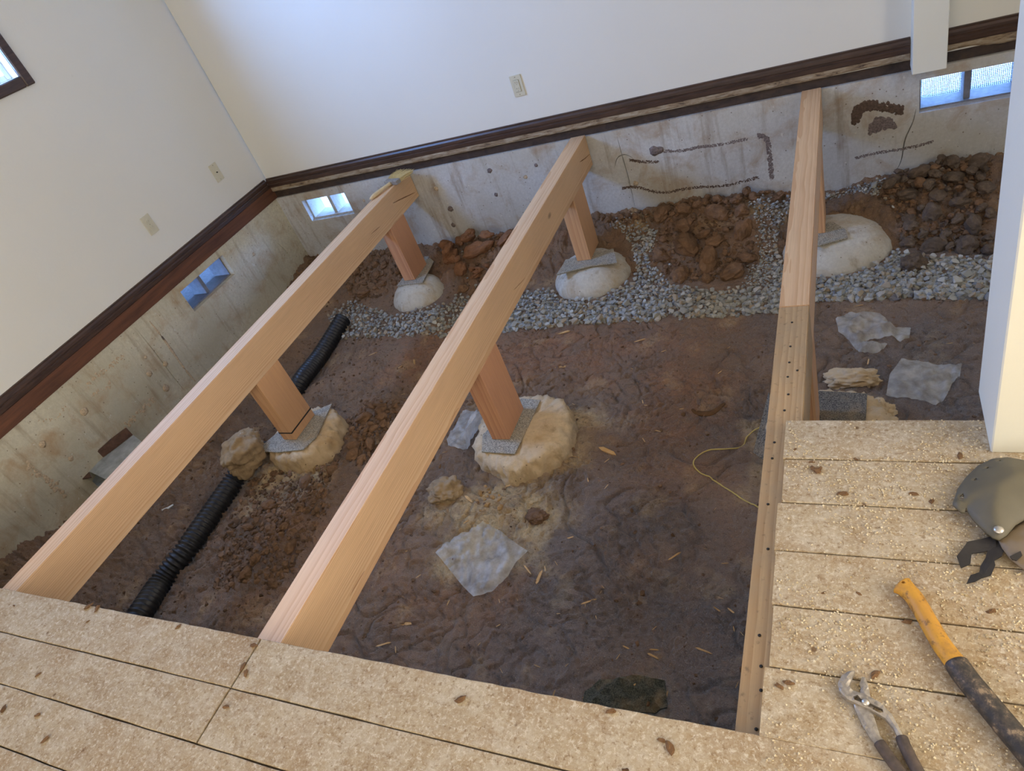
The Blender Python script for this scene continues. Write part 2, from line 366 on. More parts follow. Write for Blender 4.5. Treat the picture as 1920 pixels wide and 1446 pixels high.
def sweep(path, radii, seg=12, cap=True, flat=1.0, name='tube', up=Vector((0, 0, 1))):
    """tube along path; radii a list of r or (rw, rh)"""
    v = []; f = []; n = len(path)
    for i, p in enumerate(path):
        t = (path[min(i + 1, n - 1)] - path[max(i - 1, 0)]).normalized(); s = t.cross(up)
        s = s.normalized() if s.length > 1e-4 else Vector((1, 0, 0)); u = s.cross(t).normalized()
        r = radii[i]; rw, rh = r if isinstance(r, tuple) else (r, r * flat)
        for k in range(seg):
            a = 2 * math.pi * k / seg; v.append(p + s * (rw * math.cos(a)) + u * (rh * math.sin(a)))
    for i in range(n - 1):
        for k in range(seg): f.append((i * seg + k, i * seg + (k + 1) % seg, (i + 1) * seg + (k + 1) % seg, (i + 1) * seg + k))
    if cap: f.append(tuple(range(seg))[::-1]); f.append(tuple((n - 1) * seg + k for k in range(seg)))
    return mesh(name, v, f, True)
def lump_bm(radii, seed, amp, freq=2.0, sub=3, flat_bottom=False):
    bm = bmesh.new(); bmesh.ops.create_icosphere(bm, subdivisions=sub, radius=1)
    o = Vector((seed * 3.7, seed * 1.9, seed * 5.3))
    for vt in bm.verts:
        p = vt.co.copy(); d = mnoise.fractal(p * freq * 0.7 + o, 0.9, 2.1, 3) * amp * 0.6
        d += amp * 0.42 * (0.45 - mnoise.voronoi(p * freq * 1.25 + o)[0][0]) + amp * 0.30 * (0.45 - mnoise.voronoi(p * freq * 3.1 + o)[0][0])
        q = p * (1 + d)
        vt.co = Vector((q.x * radii[0], q.y * radii[1], q.z * radii[2]))
    return bm
def smooth_path(pts, n=8):
    out = []
    P = [Vector(p) for p in pts]
    for i in range(len(P) - 1):
        p0 = P[max(i - 1, 0)]; p1 = P[i]; p2 = P[i + 1]; p3 = P[min(i + 2, len(P) - 1)]
        for k in range(n):
            t = k / n; out.append(0.5 * ((2 * p1) + (p2 - p0) * t + (2 * p0 - 5 * p1 + 4 * p2 - p3) * t * t + (3 * p1 - p0 - 3 * p2 + p3) * t ** 3))
    out.append(P[-1]); return out
def inside(poly, x, y):
    c = False; n = len(poly)
    for i in range(n):
        x1, y1 = poly[i][0], poly[i][1]; x2, y2 = poly[(i + 1) % n][0], poly[(i + 1) % n][1]
        if (y1 > y) != (y2 > y) and x < (x2 - x1) * (y - y1) / (y2 - y1) + x1: c = not c
    return c
def sheet_me(name, outline, spacing, zf, holes=(), thick=0.0, smooth=True):
    """triangulated plate inside an outline, heights from zf(x, y, edge_distance)"""
    pts = []; edges = []
    def ring(pl):
        b = len(pts); n0 = 0; ps = []
        for i in range(len(pl)):
            a = Vector(pl[i][:2]); c = Vector(pl[(i + 1) % len(pl)][:2]); k = max(1, int((c - a).length / spacing))
            for j in range(k): ps.append(a + (c - a) * j / k)
        pts.extend(ps); edges.extend((b + i, b + (i + 1) % len(ps)) for i in range(len(ps))); return ps
    bound = ring(outline)
    hb = [ring(h) for h in holes]
    allb = bound + [p for h in hb for p in h]
    xs = [p[0] for p in outline]; ys = [p[1] for p in outline]
    y = min(ys); row = 0
    while y < max(ys):
        x = min(xs) + (spacing / 2 if row % 2 else 0)
        while x < max(xs):
            if inside(outline, x, y) and not any(inside(h, x, y) for h in holes):
                if min((p[0] - x) ** 2 + (p[1] - y) ** 2 for p in allb) > (0.55 * spacing) ** 2: pts.append(Vector((x, y)))
            x += spacing
        y += spacing * 0.866; row += 1
    vo, _, fo, *_ = mgeo.delaunay_2d_cdt(pts, edges, [], 1, 1e-6)
    cen = lambda q: (sum(vo[i][0] for i in q) / len(q), sum(vo[i][1] for i in q) / len(q))
    fo = [q for q in fo if inside(outline, *cen(q)) and not any(inside(h, *cen(q)) for h in holes)]
    nb = np.array([[p[0], p[1]] for p in bound])
    v = []
    for p in vo:
        ed = float(np.sqrt(((nb - np.array([p[0], p[1]])) ** 2).sum(1)).min()); v.append((p[0], p[1], zf(p[0], p[1], ed)))
    f = [tuple(q) for q in fo]
    if thick:
        n = len(v); cnt = {}
        for q in f:
            for i in range(len(q)): e = (q[i], q[(i + 1) % len(q)]); cnt[e] = 1
        bottom = [(a, b, c - thick) for a, b, c in v]; ff = list(f) + [tuple(i + n for i in q[::-1]) for q in f]
        for (a, b) in cnt:
            if (b, a) not in cnt: ff.append((b, a, a + n, b + n))
        v = v + bottom; f = ff
    bm = bmesh.new(); me = mesh(name, v, f, smooth); bm.from_mesh(me); bmesh.ops.recalc_face_normals(bm, faces=bm.faces); bm.to_mesh(me); bm.free()
    if smooth: me.polygons.foreach_set('use_smooth', [True] * len(me.polygons))
    return me

def carve(me, cutters):
    """cut closed cutter meshes (same local space) out of a mesh"""
    for c in cutters:
        a = bpy.data.objects.new('carved', me); b = bpy.data.objects.new('cutter', c); COL.objects.link(a); COL.objects.link(b)
        m = a.modifiers.new('cut', 'BOOLEAN'); m.operation = 'DIFFERENCE'; m.solver = 'EXACT'; m.object = b
        out = bpy.data.meshes.new_from_object(a.evaluated_get(bpy.context.evaluated_depsgraph_get()))
        bpy.data.objects.remove(a); bpy.data.objects.remove(b); bpy.data.meshes.remove(c)
        if len(out.polygons): out.name = me.name; me = out
    return me
def groove(P, w, depth, normal):
    """V shaped cutter along a path lying in a surface with the given outward normal"""
    n = len(P); v = []; f = []
    for i, p in enumerate(P):
        t = (P[min(i + 1, n - 1)] - P[max(i - 1, 0)]).normalized(); q = t.cross(normal).normalized()
        k = 0.25 + 0.75 * math.sin(math.pi * i / (n - 1)); ww = w * k * (1 + 0.35 * mnoise.noise(p * 60))
        out = normal * 0.004; sc = 1 + 0.004 / depth
        v += [p + q * ww * sc + out, p - q * ww * sc + out, p - normal * depth * k]
    for i in range(n - 1):
        for a in range(3): f.append((i * 3 + a, i * 3 + (a + 1) % 3, i * 3 + 3 + (a + 1) % 3, i * 3 + 3 + a))
    f += [(0, 1, 2), (n * 3 - 1, n * 3 - 2, n * 3 - 3)]
    bm = bmesh.new(); me = mesh('groove', v, f); bm.from_mesh(me); bmesh.ops.recalc_face_normals(bm, faces=bm.faces); bm.to_mesh(me); bm.free(); return me

# ------------------------------------------------------------------ the shell
YB, XL, XR, YF, ZC = 3.80, -3.84, 2.40, -2.60, 2.50      # back wall, left wall, side wall, front wall, ceiling
def holed(name, axis, at, depth, u0, u1, z0, z1, holes, mat):
    """wall slab in the plane axis=at, thickness depth away from the room, with rectangular openings"""
    us = sorted({u0, u1, *[h[0] for h in holes], *[h[1] for h in holes]}); zs = sorted({z0, z1, *[h[2] for h in holes], *[h[3] for h in holes]})
    bm = bmesh.new()
    def P(u, d, z): return (at + d, u, z) if axis == 0 else (u, at + d, z)
    def quad(a): bm.faces.new([bm.verts.new(p) for p in a])
    solid = lambda i, j: 0 <= i < len(us) - 1 and 0 <= j < len(zs) - 1 and not any(h[0] <= (us[i] + us[i + 1]) / 2 <= h[1] and h[2] <= (zs[j] + zs[j + 1]) / 2 <= h[3] for h in holes)
    for i in range(len(us) - 1):
        for j in range(len(zs) - 1):
            if not solid(i, j): continue
            a, b, c, d = us[i], us[i + 1], zs[j], zs[j + 1]
            for dd in (0, depth): quad([P(a, dd, c), P(b, dd, c), P(b, dd, d), P(a, dd, d)])
            if not solid(i - 1, j): quad([P(a, 0, c), P(a, 0, d), P(a, depth, d), P(a, depth, c)])
            if not solid(i + 1, j): quad([P(b, 0, c), P(b, 0, d), P(b, depth, d), P(b, depth, c)])
            if not solid(i, j - 1): quad([P(a, 0, c), P(b, 0, c), P(b, depth, c), P(a, depth, c)])
            if not solid(i, j + 1): quad([P(a, 0, d), P(b, 0, d), P(b, depth, d), P(a, depth, d)])
    bmesh.ops.remove_doubles(bm, verts=bm.verts, dist=1e-5)
    return tag(link(name, bm_mesh(bm, name), mat), kind='structure')
WY0, WY1, WZ0, WZ1 = 1.72, 2.64, 1.27, 2.16
wall_left = holed('wall_left', 0, XL - 0.012, -0.14, YF, YB + 0.14, 0.0, ZC, [(WY0, WY1, WZ0, WZ1)], 'paint')
wall_back = holed('wall_back', 1, YB + 0.012, 0.14, XL, XR, 0.0, ZC, [], 'paint')
wall_side = holed('wall_side', 0, XR, 0.14, YF, YB, -0.04, ZC, [(-1.3, 1.7, 0.55, 2.15)], 'paint')
wall_front = holed('wall_front', 1, YF, -0.14, XL, XR, -0.04, ZC, [(-2.9, 0.5, 0.3, 2.2)], 'paint')
for nm_, b_ in (('sky_block_side', (XR - 0.004, XR + 0.03, -1.35, 1.75, 0.50, 2.2)), ('sky_block_front', (-2.95, 0.55, YF - 0.03, YF + 0.004, 0.25, 2.25))):   # added unseen panels that block sky light at the two openings
    tag(link(nm_, box_me(nm_, *b_), 'sky_block'), kind='structure')
tag(link('ceiling', box_me('ceiling', XL - .15, XR + .15, YF - .15, YB + .15, ZC, ZC + 0.1), 'ceiling'), kind='structure')
VL = [(2.66, 3.10, -0.252, -0.097)]
VB = [(-3.625, -3.225, -0.270, -0.105), (0.287, 0.687, -0.262, -0.100)]
found_left = holed('wall_foundation_left', 0, XL, -0.20, YF, YB + 0.2, -1.0, -0.05, VL, 'conc_left')
found_back = holed('wall_foundation_back', 1, YB, 0.20, XL, XR, -1.0, -0.05, VB, 'conc_back')
holed('wall_foundation_side', 0, XR, 0.20, YF, YB, -1.0, -0.05, [], 'conc_back')
holed('wall_foundation_front', 1, YF, -0.20, XL, XR, -1.0, -0.05, [], 'conc_back')
# sills between concrete and plaster, baseboards
tag(link('trim_1', box_me('trim_1', XL - 0.13, XL + 0.004, YF, YB + 0.15, -0.05, 0.035), 'sill'), kind='structure')
tag(link('trim_2', box_me('trim_2', XL + 0.004, XR, YB + 0.018, YB + 0.15, -0.05, 0.0), 'dark_sill'), kind='structure')
PROF = [(0.0, 0.036), (0.016, 0.036), (0.019, 0.040), (0.019, 0.060), (0.014, 0.064), (0.014, 0.070), (0.017, 0.073), (0.016, 0.086), (0.010, 0.096), (0.010, 0.104), (0.0, 0.106)]
TORN = [(0.0, 0.006), (0.010, 0.004), (0.014, 0.012), (0.015, 0.036), (0.0, 0.036)]
def profile_bar(name, prof, axis, at, sgn, u0, u1, mat, jag=0.0, parent=None):
    n = max(2, int((u1 - u0) / 0.02)) if jag else 1
    v = []; f = []; m = len(prof)
    for i in range(n + 1):
        u = u0 + (u1 - u0) * i / n; j = jag * float(fbm(np.array([u]), np.array([at]), 6.0, 4, 3)[0])
        for k, (d, z) in enumerate(prof):
            zz = z + (j if k in (0, 1, 2) else 0); dd = at + sgn * d
            v.append((dd, u, zz) if axis == 0 else (u, dd, zz))
    for i in range(n):
        for k in range(m): f.append((i * m + k, i * m + (k + 1) % m, (i + 1) * m + (k + 1) % m, (i + 1) * m + k))
    f.append(tuple(range(m))); f.append(tuple(n * m + k for k in range(m)))
    bm = bmesh.new(); me = mesh(name, v, f); bm.from_mesh(me); bmesh.ops.recalc_face_normals(bm, faces=bm.faces); bm.to_mesh(me); bm.free()
    return link(name, me, mat, parent)
bl = tag(profile_bar('baseboard_left', PROF, 0, XL - 0.012, 1, YF, YB - 0.006, 'trim'), kind='structure')
profile_bar('lower_edge', [(a, b) for a, b in TORN], 0, XL - 0.012, 1, YF, YB - 0.006, 'trim', 0.010, bl)
bb = tag(profile_bar('baseboard_back', PROF, 1, YB + 0.012, -1, XL + 0.002, 0.243, 'trim'), kind='structure')
profile_bar('torn_edge', TORN, 1, YB + 0.012, -1, XL + 0.01, 0.243, 'torn', 0.004, bb)
bb2 = tag(profile_bar('baseboard_back_end', PROF, 1, YB + 0.012, -1, 0.382, XR, 'trim'), kind='structure')
profile_bar('torn_edge', TORN, 1, YB + 0.012, -1, 0.388, XR, 'torn', 0.012, bb2)
# boxed pilaster against the back wall, wall end beside the floor
pil = tag(link('wall_pilaster', box_me('wall_pilaster', 0.246, 0.382, 3.69, YB + 0.02, -0.030, ZC, 0.003), 'paint_post'), kind='structure')
tag(link('wall_right', box_me('wall_right', 0.254, 1.9, 1.278, 1.482, 0.0, ZC, 0.003), 'paint_post'), kind='structure')

# window in the left wall
win = empty('window_1', (XL - 0.012, 2.18, WZ0)); tag(win, kind='structure')
def wpart(name, y0, y1, z0, z1, x0, x1, mat, bev=0.003):
    o = link(name, box_me(name, x0, x1, y0 - 2.18, y1 - 2.18, z0 - WZ0, z1 - WZ0, bev), mat, win); return o
cw = 0.056
for nm, a in (('casing', (WY1, WY1 + cw, WZ0 - cw, WZ1 + cw)), ('casing', (WY0 - cw, WY0, WZ0 - cw, WZ1 + cw)), ('casing', (WY0, WY1, WZ0 - cw, WZ0)), ('casing', (WY0, WY1, WZ1, WZ1 + cw))):
    c_ = wpart(nm, *a, 0.0005, 0.020, 'trim', 0.006)
for a in ((WY1 - .03, WY1, WZ0, WZ1), (WY0, WY0 + .03, WZ0, WZ1), (WY0 + .03, WY1 - .03, WZ0, WZ0 + .03), (WY0 + .03, WY1 - .03, WZ1 - .03, WZ1)):
    wpart('sash', *a, -0.09, -0.05, 'win_frame', 0.003)
wpart('pane', WY0 + .025, WY1 - .025, WZ0 + .025, WZ1 - .025, -0.072, -0.068, 'glass', 0)

# outside: ground
tag(link('ground_outside', box_me('ground_outside', -12, 12, YB + 0.2, 14, -0.55, -0.36), 'ext'), kind='structure')
tag(link('ground_outside_left', box_me('ground_outside_left', -14, XL - 0.2, -8, YB + 0.2, -0.55, -0.40), 'ext_dark'), kind='structure')

tag(link('shade_deck_back', box_me('shade_deck_back', -8, 6, YB + 0.22, 4.30, -0.075, -0.02), 'shade_deck_wood'), kind='structure')  # added slab that shades the ground beyond the back vents
shade_deck = tag(link('shade_deck_left', box_me('shade_deck_left', -5.6, XL - 0.21, -2.0, YB + 0.2, -0.075, -0.02), 'shade_deck_wood'), kind='structure')  # added slab, dims the ground seen through the left vent
# ------------------------------------------------------------------ the dug ground
gx = np.concatenate([np.arange(XL - 0.02, 0.70, 0.0062), np.linspace(0.71, XR, 50)])
gy = np.concatenate([np.linspace(YF, 0.30, 50)[:-1], np.arange(0.30, YB + 0.02, 0.0062)])
GX, GY = np.meshgrid(gx, gy)
def cells(x, y, seed):
    # distance to the border between random cells (F2 - F1)
    xi = np.floor(x).astype(int); yi = np.floor(y).astype(int); f1 = np.full(x.shape, 9.0); f2 = np.full(x.shape, 9.0)
    for a in (-1, 0, 1):
        for b in (-1, 0, 1):
            h = _perm[(_perm[(xi + a + seed * 7) & 511] + yi + b) & 511]; h2 = _perm[(h + 91) & 511]
            d = np.hypot(xi + a + (h + 0.5) / 512 - x, yi + b + (h2 + 0.5) / 512 - y)
            f2 = np.where(d < f1, f1, np.minimum(f2, d)); f1 = np.minimum(f1, d)
    return f2 - f1
def height(x, y):
    h = -0.745 + 0.020 * fbm(x, y, 1.1, 3, 1) + 0.010 * fbm(x, y, 4.0, 3, 2) + 0.0055 * fbm(x, y, 13, 3, 3)
    h = h + 0.0035 * fbm(x, y, 38, 2, 30)
    # wrinkled, trodden surface
    wx = x + 0.06 * perlin(x * 5, y * 5, 12); wy = y + 0.06 * perlin(x * 5, y * 5, 13)
    c1 = np.abs(perlin(wx * 9, wy * 14, 14)); h = h - 0.017 * np.exp(-(c1 / 0.06) ** 2) * sstep(-0.35, 0.2, perlin(x * 2.2, y * 2.2, 15))
    c2 = np.abs(perlin(wx * 3.2, wy * 4.0, 16)); h = h - 0.022 * np.exp(-(c2 / 0.028) ** 2) * sstep(-0.1, 0.3, perlin(x * 1.5, y * 1.5, 17))
    c3 = np.abs(perlin(wx * 20 + wy * 9, wy * 17, 18)); h = h - 0.010 * np.exp(-(c3 / 0.12) ** 2) * sstep(-0.2, 0.35, perlin(x * 3.1, y * 3.1, 19))
    c4 = perlin(wx * 7 - wy * 4, wy * 9 + wx * 3, 21); h = h + 0.010 * (np.mod(c4 * 3, 1.0) - 0.5) * sstep(0.0, 0.35, perlin(x * 2.7, y * 2.7, 22))
    dx = x + 0.05 * fbm(x, y, 6, 3, 60); dy = y + 0.05 * fbm(x, y, 6, 3, 63)
    e1 = cells(dx * 7 + dy * 2.5, dy * 10, 1); h = h - 0.016 * np.exp(-(e1 / 0.07) ** 2) * sstep(-0.25, 0.25, perlin(x * 2.4, y * 2.4, 66))
    e2 = cells(dx * 20 + dy * 6, dy * 26 - dx * 4, 2); h = h - 0.009 * np.exp(-(e2 / 0.13) ** 2) * sstep(-0.1, 0.35, perlin(x * 3.3, y * 3.3, 67))
    rough = 0.30 + 0.70 * np.clip(sstep(-1.6, -2.1, x) * sstep(2.6, 2.0, y) + sstep(3.2, 3.45, y) + sstep(-3.0, -3.4, x), 0, 1)
    h = h + rough * (0.026 * np.abs(fbm(x, y, 9, 4, 20)) + 0.020 * np.abs(perlin(x * 24, y * 24, 24)))
    # berms at the back and left foundation
    bk = sstep(3.28, 3.72, y); top = 0.165 + 0.05 * perlin(x * 1.7, y * 0 + 3.3, 25) + 0.03 * sstep(0.15, 0.5, x) - 0.03 * sstep(-0.5, -0.2, x) * sstep(0.1, -0.1, x)
    h = h + bk * top
    lf = sstep(-3.30, -3.72, x); h = h + lf * (0.10 + 0.05 * perlin(y * 1.6, x * 0, 26) + 0.10 * sstep(1.4, 0.9, y)) * (1 - 0.6 * bk)
    # gravel drain bed slightly sunken
    bed = sstep(2.86, 2.97, y) * sstep(3.45, 3.3, y); h = h * (1 - 0.7 * bed) + (-0.735) * 0.7 * bed + 0 * x
    # spoil heaps
    def heap(cx, cy, rx, ry, a): return a * np.exp(-(((x - cx) / rx) ** 2 + ((y - cy) / ry) ** 2))
    h = h + heap(-2.35, 1.25, 0.33, 0.35, 0.075) + heap(-2.20, 0.85, 0.3, 0.2, 0.05) + heap(-2.25, 1.75, 0.16, 0.22, 0.06)
    h = h + heap(-1.62, 1.62, 0.16, 0.13, 0.045) + heap(-1.38, 1.58, 0.20, 0.12, 0.035) + heap(-1.72, 1.35, 0.14, 0.2, 0.03)
    h = h + heap(-2.95, 1.8, 0.2, 0.15, 0.05) + heap(-1.15, 2.0, 0.12, 0.3, 0.02)
    h = h - heap(-2.98, 1.1, 0.12, 0.5, 0.03) - heap(-3.1, 2.7, 0.1, 0.4, 0.02)
    # old boot dent and long crack
    return h
HZ = height(GX, GY)
def gz(x, y):
    i = min(max(int(np.searchsorted(gx, x)) - 1, 0), len(gx) - 2); j = min(max(int(np.searchsorted(gy, y)) - 1, 0), len(gy) - 2)
    a = min(max((x - gx[i]) / (gx[i + 1] - gx[i]), 0), 1); b = min(max((y - gy[j]) / (gy[j + 1] - gy[j]), 0), 1)
    return float((HZ[j, i] * (1 - a) + HZ[j, i + 1] * a) * (1 - b) + (HZ[j + 1, i] * (1 - a) + HZ[j + 1, i + 1] * a) * b)
def pg(u, v, lift=0.0):
    z = -0.72
    for _ in range(6): p = pz(u, v, z); z = gz(p.x, p.y) + lift
    return Vector((p.x, p.y, z))
def blob(x, y, cx, cy, rx, ry): return np.exp(-(((x - cx) / rx) ** 2 + ((y - cy) / ry) ** 2))
ny, nx = GX.shape
verts = np.stack([GX, GY, HZ], -1).reshape(-1, 3)
idx = np.arange(ny * nx).reshape(ny, nx)
faces = np.stack([idx[:-1, :-1], idx[:-1, 1:], idx[1:, 1:], idx[1:, :-1]], -1).reshape(-1, 4)
me = bpy.data.meshes.new('ground'); me.vertices.add(len(verts)); me.vertices.foreach_set('co', verts.ravel())
me.loops.add(faces.size); me.loops.foreach_set('vertex_index', faces.ravel().astype(np.int32))
me.polygons.add(len(faces)); me.polygons.foreach_set('loop_start', np.arange(0, faces.size, 4, dtype=np.int32)); me.polygons.foreach_set('use_smooth', np.ones(len(faces), bool)); me.update(); me.validate()
nz = fbm(GX, GY, 5, 4, 40)
sand = np.clip(1.3 * blob(GX, GY, -1.38, 1.57, .26, .16) + 1.0 * blob(GX, GY, -1.2, 1.95, .17, .3) + 1.0 * blob(GX, GY, -2.66, 1.72, .3, .22) + 0.8 * blob(GX, GY, -2.0, 1.9, .12, .12)
               + 0.9 * blob(GX, GY, -1.45, 1.34, .16, .14) + 0.8 * blob(GX, GY, -.30, 2.0, .12, .25) + 0.6 * blob(GX, GY, -.5, 3.62, .25, .12) + .5 * blob(GX, GY, -1.2, 3.68, .25, .1) + 0.6 * nz - 0.18, 0, 1)
red = np.clip(1.0 * blob(GX, GY, -1.5, 2.65, .6, .28) + 0.9 * blob(GX, GY, -2.3, 2.7, .5, .3) + .7 * blob(GX, GY, -.75, 2.1, .35, .8) + .7 * blob(GX, GY, -1.3, 1.15, .5, .3) + 0.6 * blob(GX, GY, -2.4, 1.3, .6, .5)
              + .6 * blob(GX, GY, -1.9, 3.6, 1.2, .25) + 0.7 * nz - 0.15, 0, 1)
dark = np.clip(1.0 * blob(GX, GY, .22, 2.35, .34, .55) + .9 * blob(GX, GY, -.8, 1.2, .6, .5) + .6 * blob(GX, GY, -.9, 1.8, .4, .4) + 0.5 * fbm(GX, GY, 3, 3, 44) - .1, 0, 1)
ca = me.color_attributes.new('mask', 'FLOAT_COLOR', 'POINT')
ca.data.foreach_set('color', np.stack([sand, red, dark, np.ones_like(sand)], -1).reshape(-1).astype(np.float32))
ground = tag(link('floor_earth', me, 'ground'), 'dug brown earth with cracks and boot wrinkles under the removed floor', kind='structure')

# ------------------------------------------------------------------ subfloor planks
PW = 0.1370
floor = tag(link('floor', box_me('floor', XL, XR, YF, -0.40, -0.038, 0.0), 'plank'), kind='structure')
def plank(x0, x1, y0, dz=0.0, jag=False):
    g = 0.0016; L = x1 - x0
    n = max(2, int(L / 0.03)); v = []; f = []
    for i in range(n + 1):
        x = -L / 2 + L * i / n; e1 = 0.0012 * perlin(np.array([(x + x0) * 9]), np.array([y0 * 31]), 3)[0]; e2 = 0.0012 * perlin(np.array([(x + x0) * 9]), np.array([y0 * 31 + 7]), 4)[0]
        if jag: e2 += 0.0018 * perlin(np.array([x * 60]), np.array([1.5]), 5)[0]
        for (y, z) in ((g + e1, -0.038), (g + e1, -0.0022), (g + 0.0018 + e1, 0), (PW - g - 0.0018 - e2, 0), (PW - g - e2, -0.0022), (PW - g - e2, -0.038)): v.append((x, y - PW / 2, z))
    m = 6
    for i in range(n):
        for k in range(m): f.append((i * m + k, (i + 1) * m + k, (i + 1) * m + (k + 1) % m, i * m + (k + 1) % m))
    f.append(tuple(range(m))); f.append(tuple(n * m + k for k in range(m))[::-1])
    bm = bmesh.new(); me = mesh('plank', v, f); bm.from_mesh(me); bmesh.ops.recalc_face_normals(bm, faces=bm.faces); bm.to_mesh(me); bm.free()
    o = link('plank', me, 'plank', floor, ((x0 + x1) / 2, y0 + PW / 2, dz)); return o
Y0 = 0.562
XJ = -1.428
for r in range(1, 8):
    y = Y0 + 0.004 - PW * r
    if r <= 2:
        plank(XL + .005, XJ - 0.003, y, 0, r == 1); plank(XJ + 0.004, XR - .01, y, -0.0005, r == 1)
    elif r == 4: plank(XL + .005, -0.2, y); plank(-0.197, XR - .01, y, -.0005)
    else: plank(XL + .005, XR - .01, y, -0.0007 * (r % 2))
for r in range(6):
    plank(-0.177 + 0.004 * ((r * 5) % 3) - 0.004, XR - .01 if r < 5 else XR - 0.01, Y0 + PW * r, 0.0006 * ((r * 7) % 3))

# ------------------------------------------------------------------ timber beams, posts, footings
BT, BB = -0.038, -0.222
def beam(x0, y0, y1, mat, label, w=0.090, group='floor beams'):
    bm = bmesh.new(); L = y1 - y0; box(bm, -w / 2, w / 2, -L / 2, L / 2, BB - BT, 0)
    bmesh.ops.bevel(bm, geom=bm.edges[:], offset=0.0022, segments=2, affect='EDGES')
    o = link('timber_beam', bm_mesh(bm, 'timber_beam'), mat, None, (x0 + w / 2, (y0 + y1) / 2, BT)); return tag(o, label, 'beam', group)
beam(-2.728, -0.3, YB - 0.004, 'beam', 'long new fir floor beam carrying the straw brush, next to the left wall')
beam(-1.482, -0.3, YB - 0.004, 'beam', 'long new fir floor beam between the brush beam and the spliced beam')
beam(-0.230, 1.946, YB - 0.004, 'beam', 'short clean new fir beam spliced to the dusty old beam end')
beam(-0.230, -0.3, 1.944, 'old_beam', 'dusty old beam with nail holes at the plank ends')

def check_crack(b, pts, w, x):                        # drying checks split into the side face
    P = smooth_path([on(u, v, 0, x) - Vector(b.location) for u, v in pts], 5)
    for p in P: p.x = 0.045
    b.data = carve(b.data, [groove(P, w * 0.75, 0.022, Vector((1, 0, 0)))])
B1, B2 = [o for o in bpy.data.objects if o.name.startswith('timber_beam')][:2]
check_crack(B1, [(737, 381), (755, 372), (778, 361)], 0.005, -2.638)
check_crack(B1, [(695, 440), (712, 425)], 0.003, -2.638)
check_crack(B2, [(1087, 304), (1096, 298), (1107, 288)], 0.005, -1.392)
check_crack(B2, [(962, 545), (975, 532), (985, 521)], 0.003, -1.392)
check_crack(B2, [(845, 790), (853, 775), (860, 765)], 0.003, -1.392)
check_crack(B2, [(655, 1120), (670, 1093), (684, 1070)], 0.004, -1.392)
PT = -0.610
def post(cx, y0, y1, mat, label, zb=PT, lean=0.0, w=0.088):
    L = y1 - y0; bm = bmesh.new(); H = BB - zb
    # long axis along local Y so that the grain runs up the post
    box(bm, -w / 2, w / 2, 0, H, -L / 2, L / 2); bmesh.ops.bevel(bm, geom=bm.edges[:], offset=0.002, segments=1, affect='EDGES')
    o = link('support_post', bm_mesh(bm, 'support_post'), mat, None, (cx, (y0 + y1) / 2, zb)); o.rotation_euler = (math.radians(90), 0, 0)
    return tag(o, label, 'post', 'support posts')
CX = (-2.683, -1.437, -0.185)
post(CX[0], 1.87, 2.06, 'post', 'fir post under the brush beam with a dark band, on a sandy footing')
post(CX[1], 1.89, 2.09, 'post_red', 'fir post with red side on the wide sandy round footing')
post(CX[2], 1.87, 2.06, 'post', 'fir post under the splice of old and new beam')
post(CX[0], 3.36, 3.55, 'post_red', 'fir post under the brush beam close to the back wall')
post(CX[1], 3.36, 3.55, 'post', 'fir post on the smooth pale dome footing below the middle beam')
post(CX[2], 3.36, 3.55, 'post', 'fir post under the clean new beam close to the back wall')
# dark saw band on the near left post
bd = link('pencil_band', box_me('pencil_band', -0.0452, 0.0452, 0.045, 0.053, -0.096, 0.096), 'slot', bpy.data.objects['support_post'])

def footing(cx, cy, r, zt, zb, label, mat, seed, dome=False, sq=1.0):
    bm = bmesh.new(); seg = 120
    prof = [(0.0, 0), (0.3, 0), (0.5, 0), (0.65, 0), (0.78, -0.001), (0.88, -0.004), (0.95, -0.011), (1.0, -0.024), (1.02, -0.04), (1.035, -0.06), (1.045, -0.085), (1.05, -0.11), (1.06, -0.14), (1.06, zb - zt)] if not dome else \
           [(0.0, 0), (0.35, 0), (0.52, -0.006), (0.62, -0.014), (0.70, -0.026), (0.79, -0.04), (0.86, -0.058), (0.92, -0.075), (0.97, -0.095), (1.0, -0.115), (1.01, -0.135), (1.0, zb - zt)]
    rings = []
    for k, (q, z) in enumerate(prof):
        if k == 0: rings.append([bm.verts.new((0, 0, 0))]); continue
        rg = []
        for i in range(seg):
            a = 2 * math.pi * i / seg; p = Vector((math.cos(a), math.sin(a), 0)); P3 = Vector((p.x * q, p.y * q, z * 6 + seed))
            d = 1 + (0.10 if not dome else 0.05) * mnoise.fractal(p * 1.2 + Vector((seed, 0, 0)), 1, 2, 2) * (q > 0.6)
            lo = mnoise.fractal(P3 * 6, 0.6, 2.1, 5) * 0.7 + 0.9 * (0.42 - mnoise.voronoi(P3 * 9)[0][0])
            if not dome: d += 0.07 * lo * (q > 0.9) + 0.012 * lo
            else: d += 0.006 * lo
            dz = (0.016 if not dome else 0.003) * min(0.0, lo - 0.15) * (1.0 if q > 0.4 else 0.2)
            rg.append(bm.verts.new((p.x * r * q * d, p.y * r * q * d * sq, z + dz)))
        rings.append(rg)
    for i in range(seg): bm.faces.new((rings[0][0], rings[1][i], rings[1][(i + 1) % seg]))
    for k in range(1, len(rings) - 1):
        for i in range(seg): bm.faces.new((rings[k][i], rings[k + 1][i], rings[k + 1][(i + 1) % seg], rings[k][(i + 1) % seg]))
    bm.faces.new(rings[-1][::-1])
    o = link('concrete_footing', bm_mesh(bm, 'concrete_footing', True), mat, None, (cx, cy, zt)); return tag(o, label, 'footing', 'concrete footings')
SHT = 0.006                                         # shingle thickness
ZF = PT - SHT - 0.001
footing(-2.66, 1.95, 0.20, ZF, -0.83, 'sandy round footing under the post with a dark band', 'footing_sand', 3)
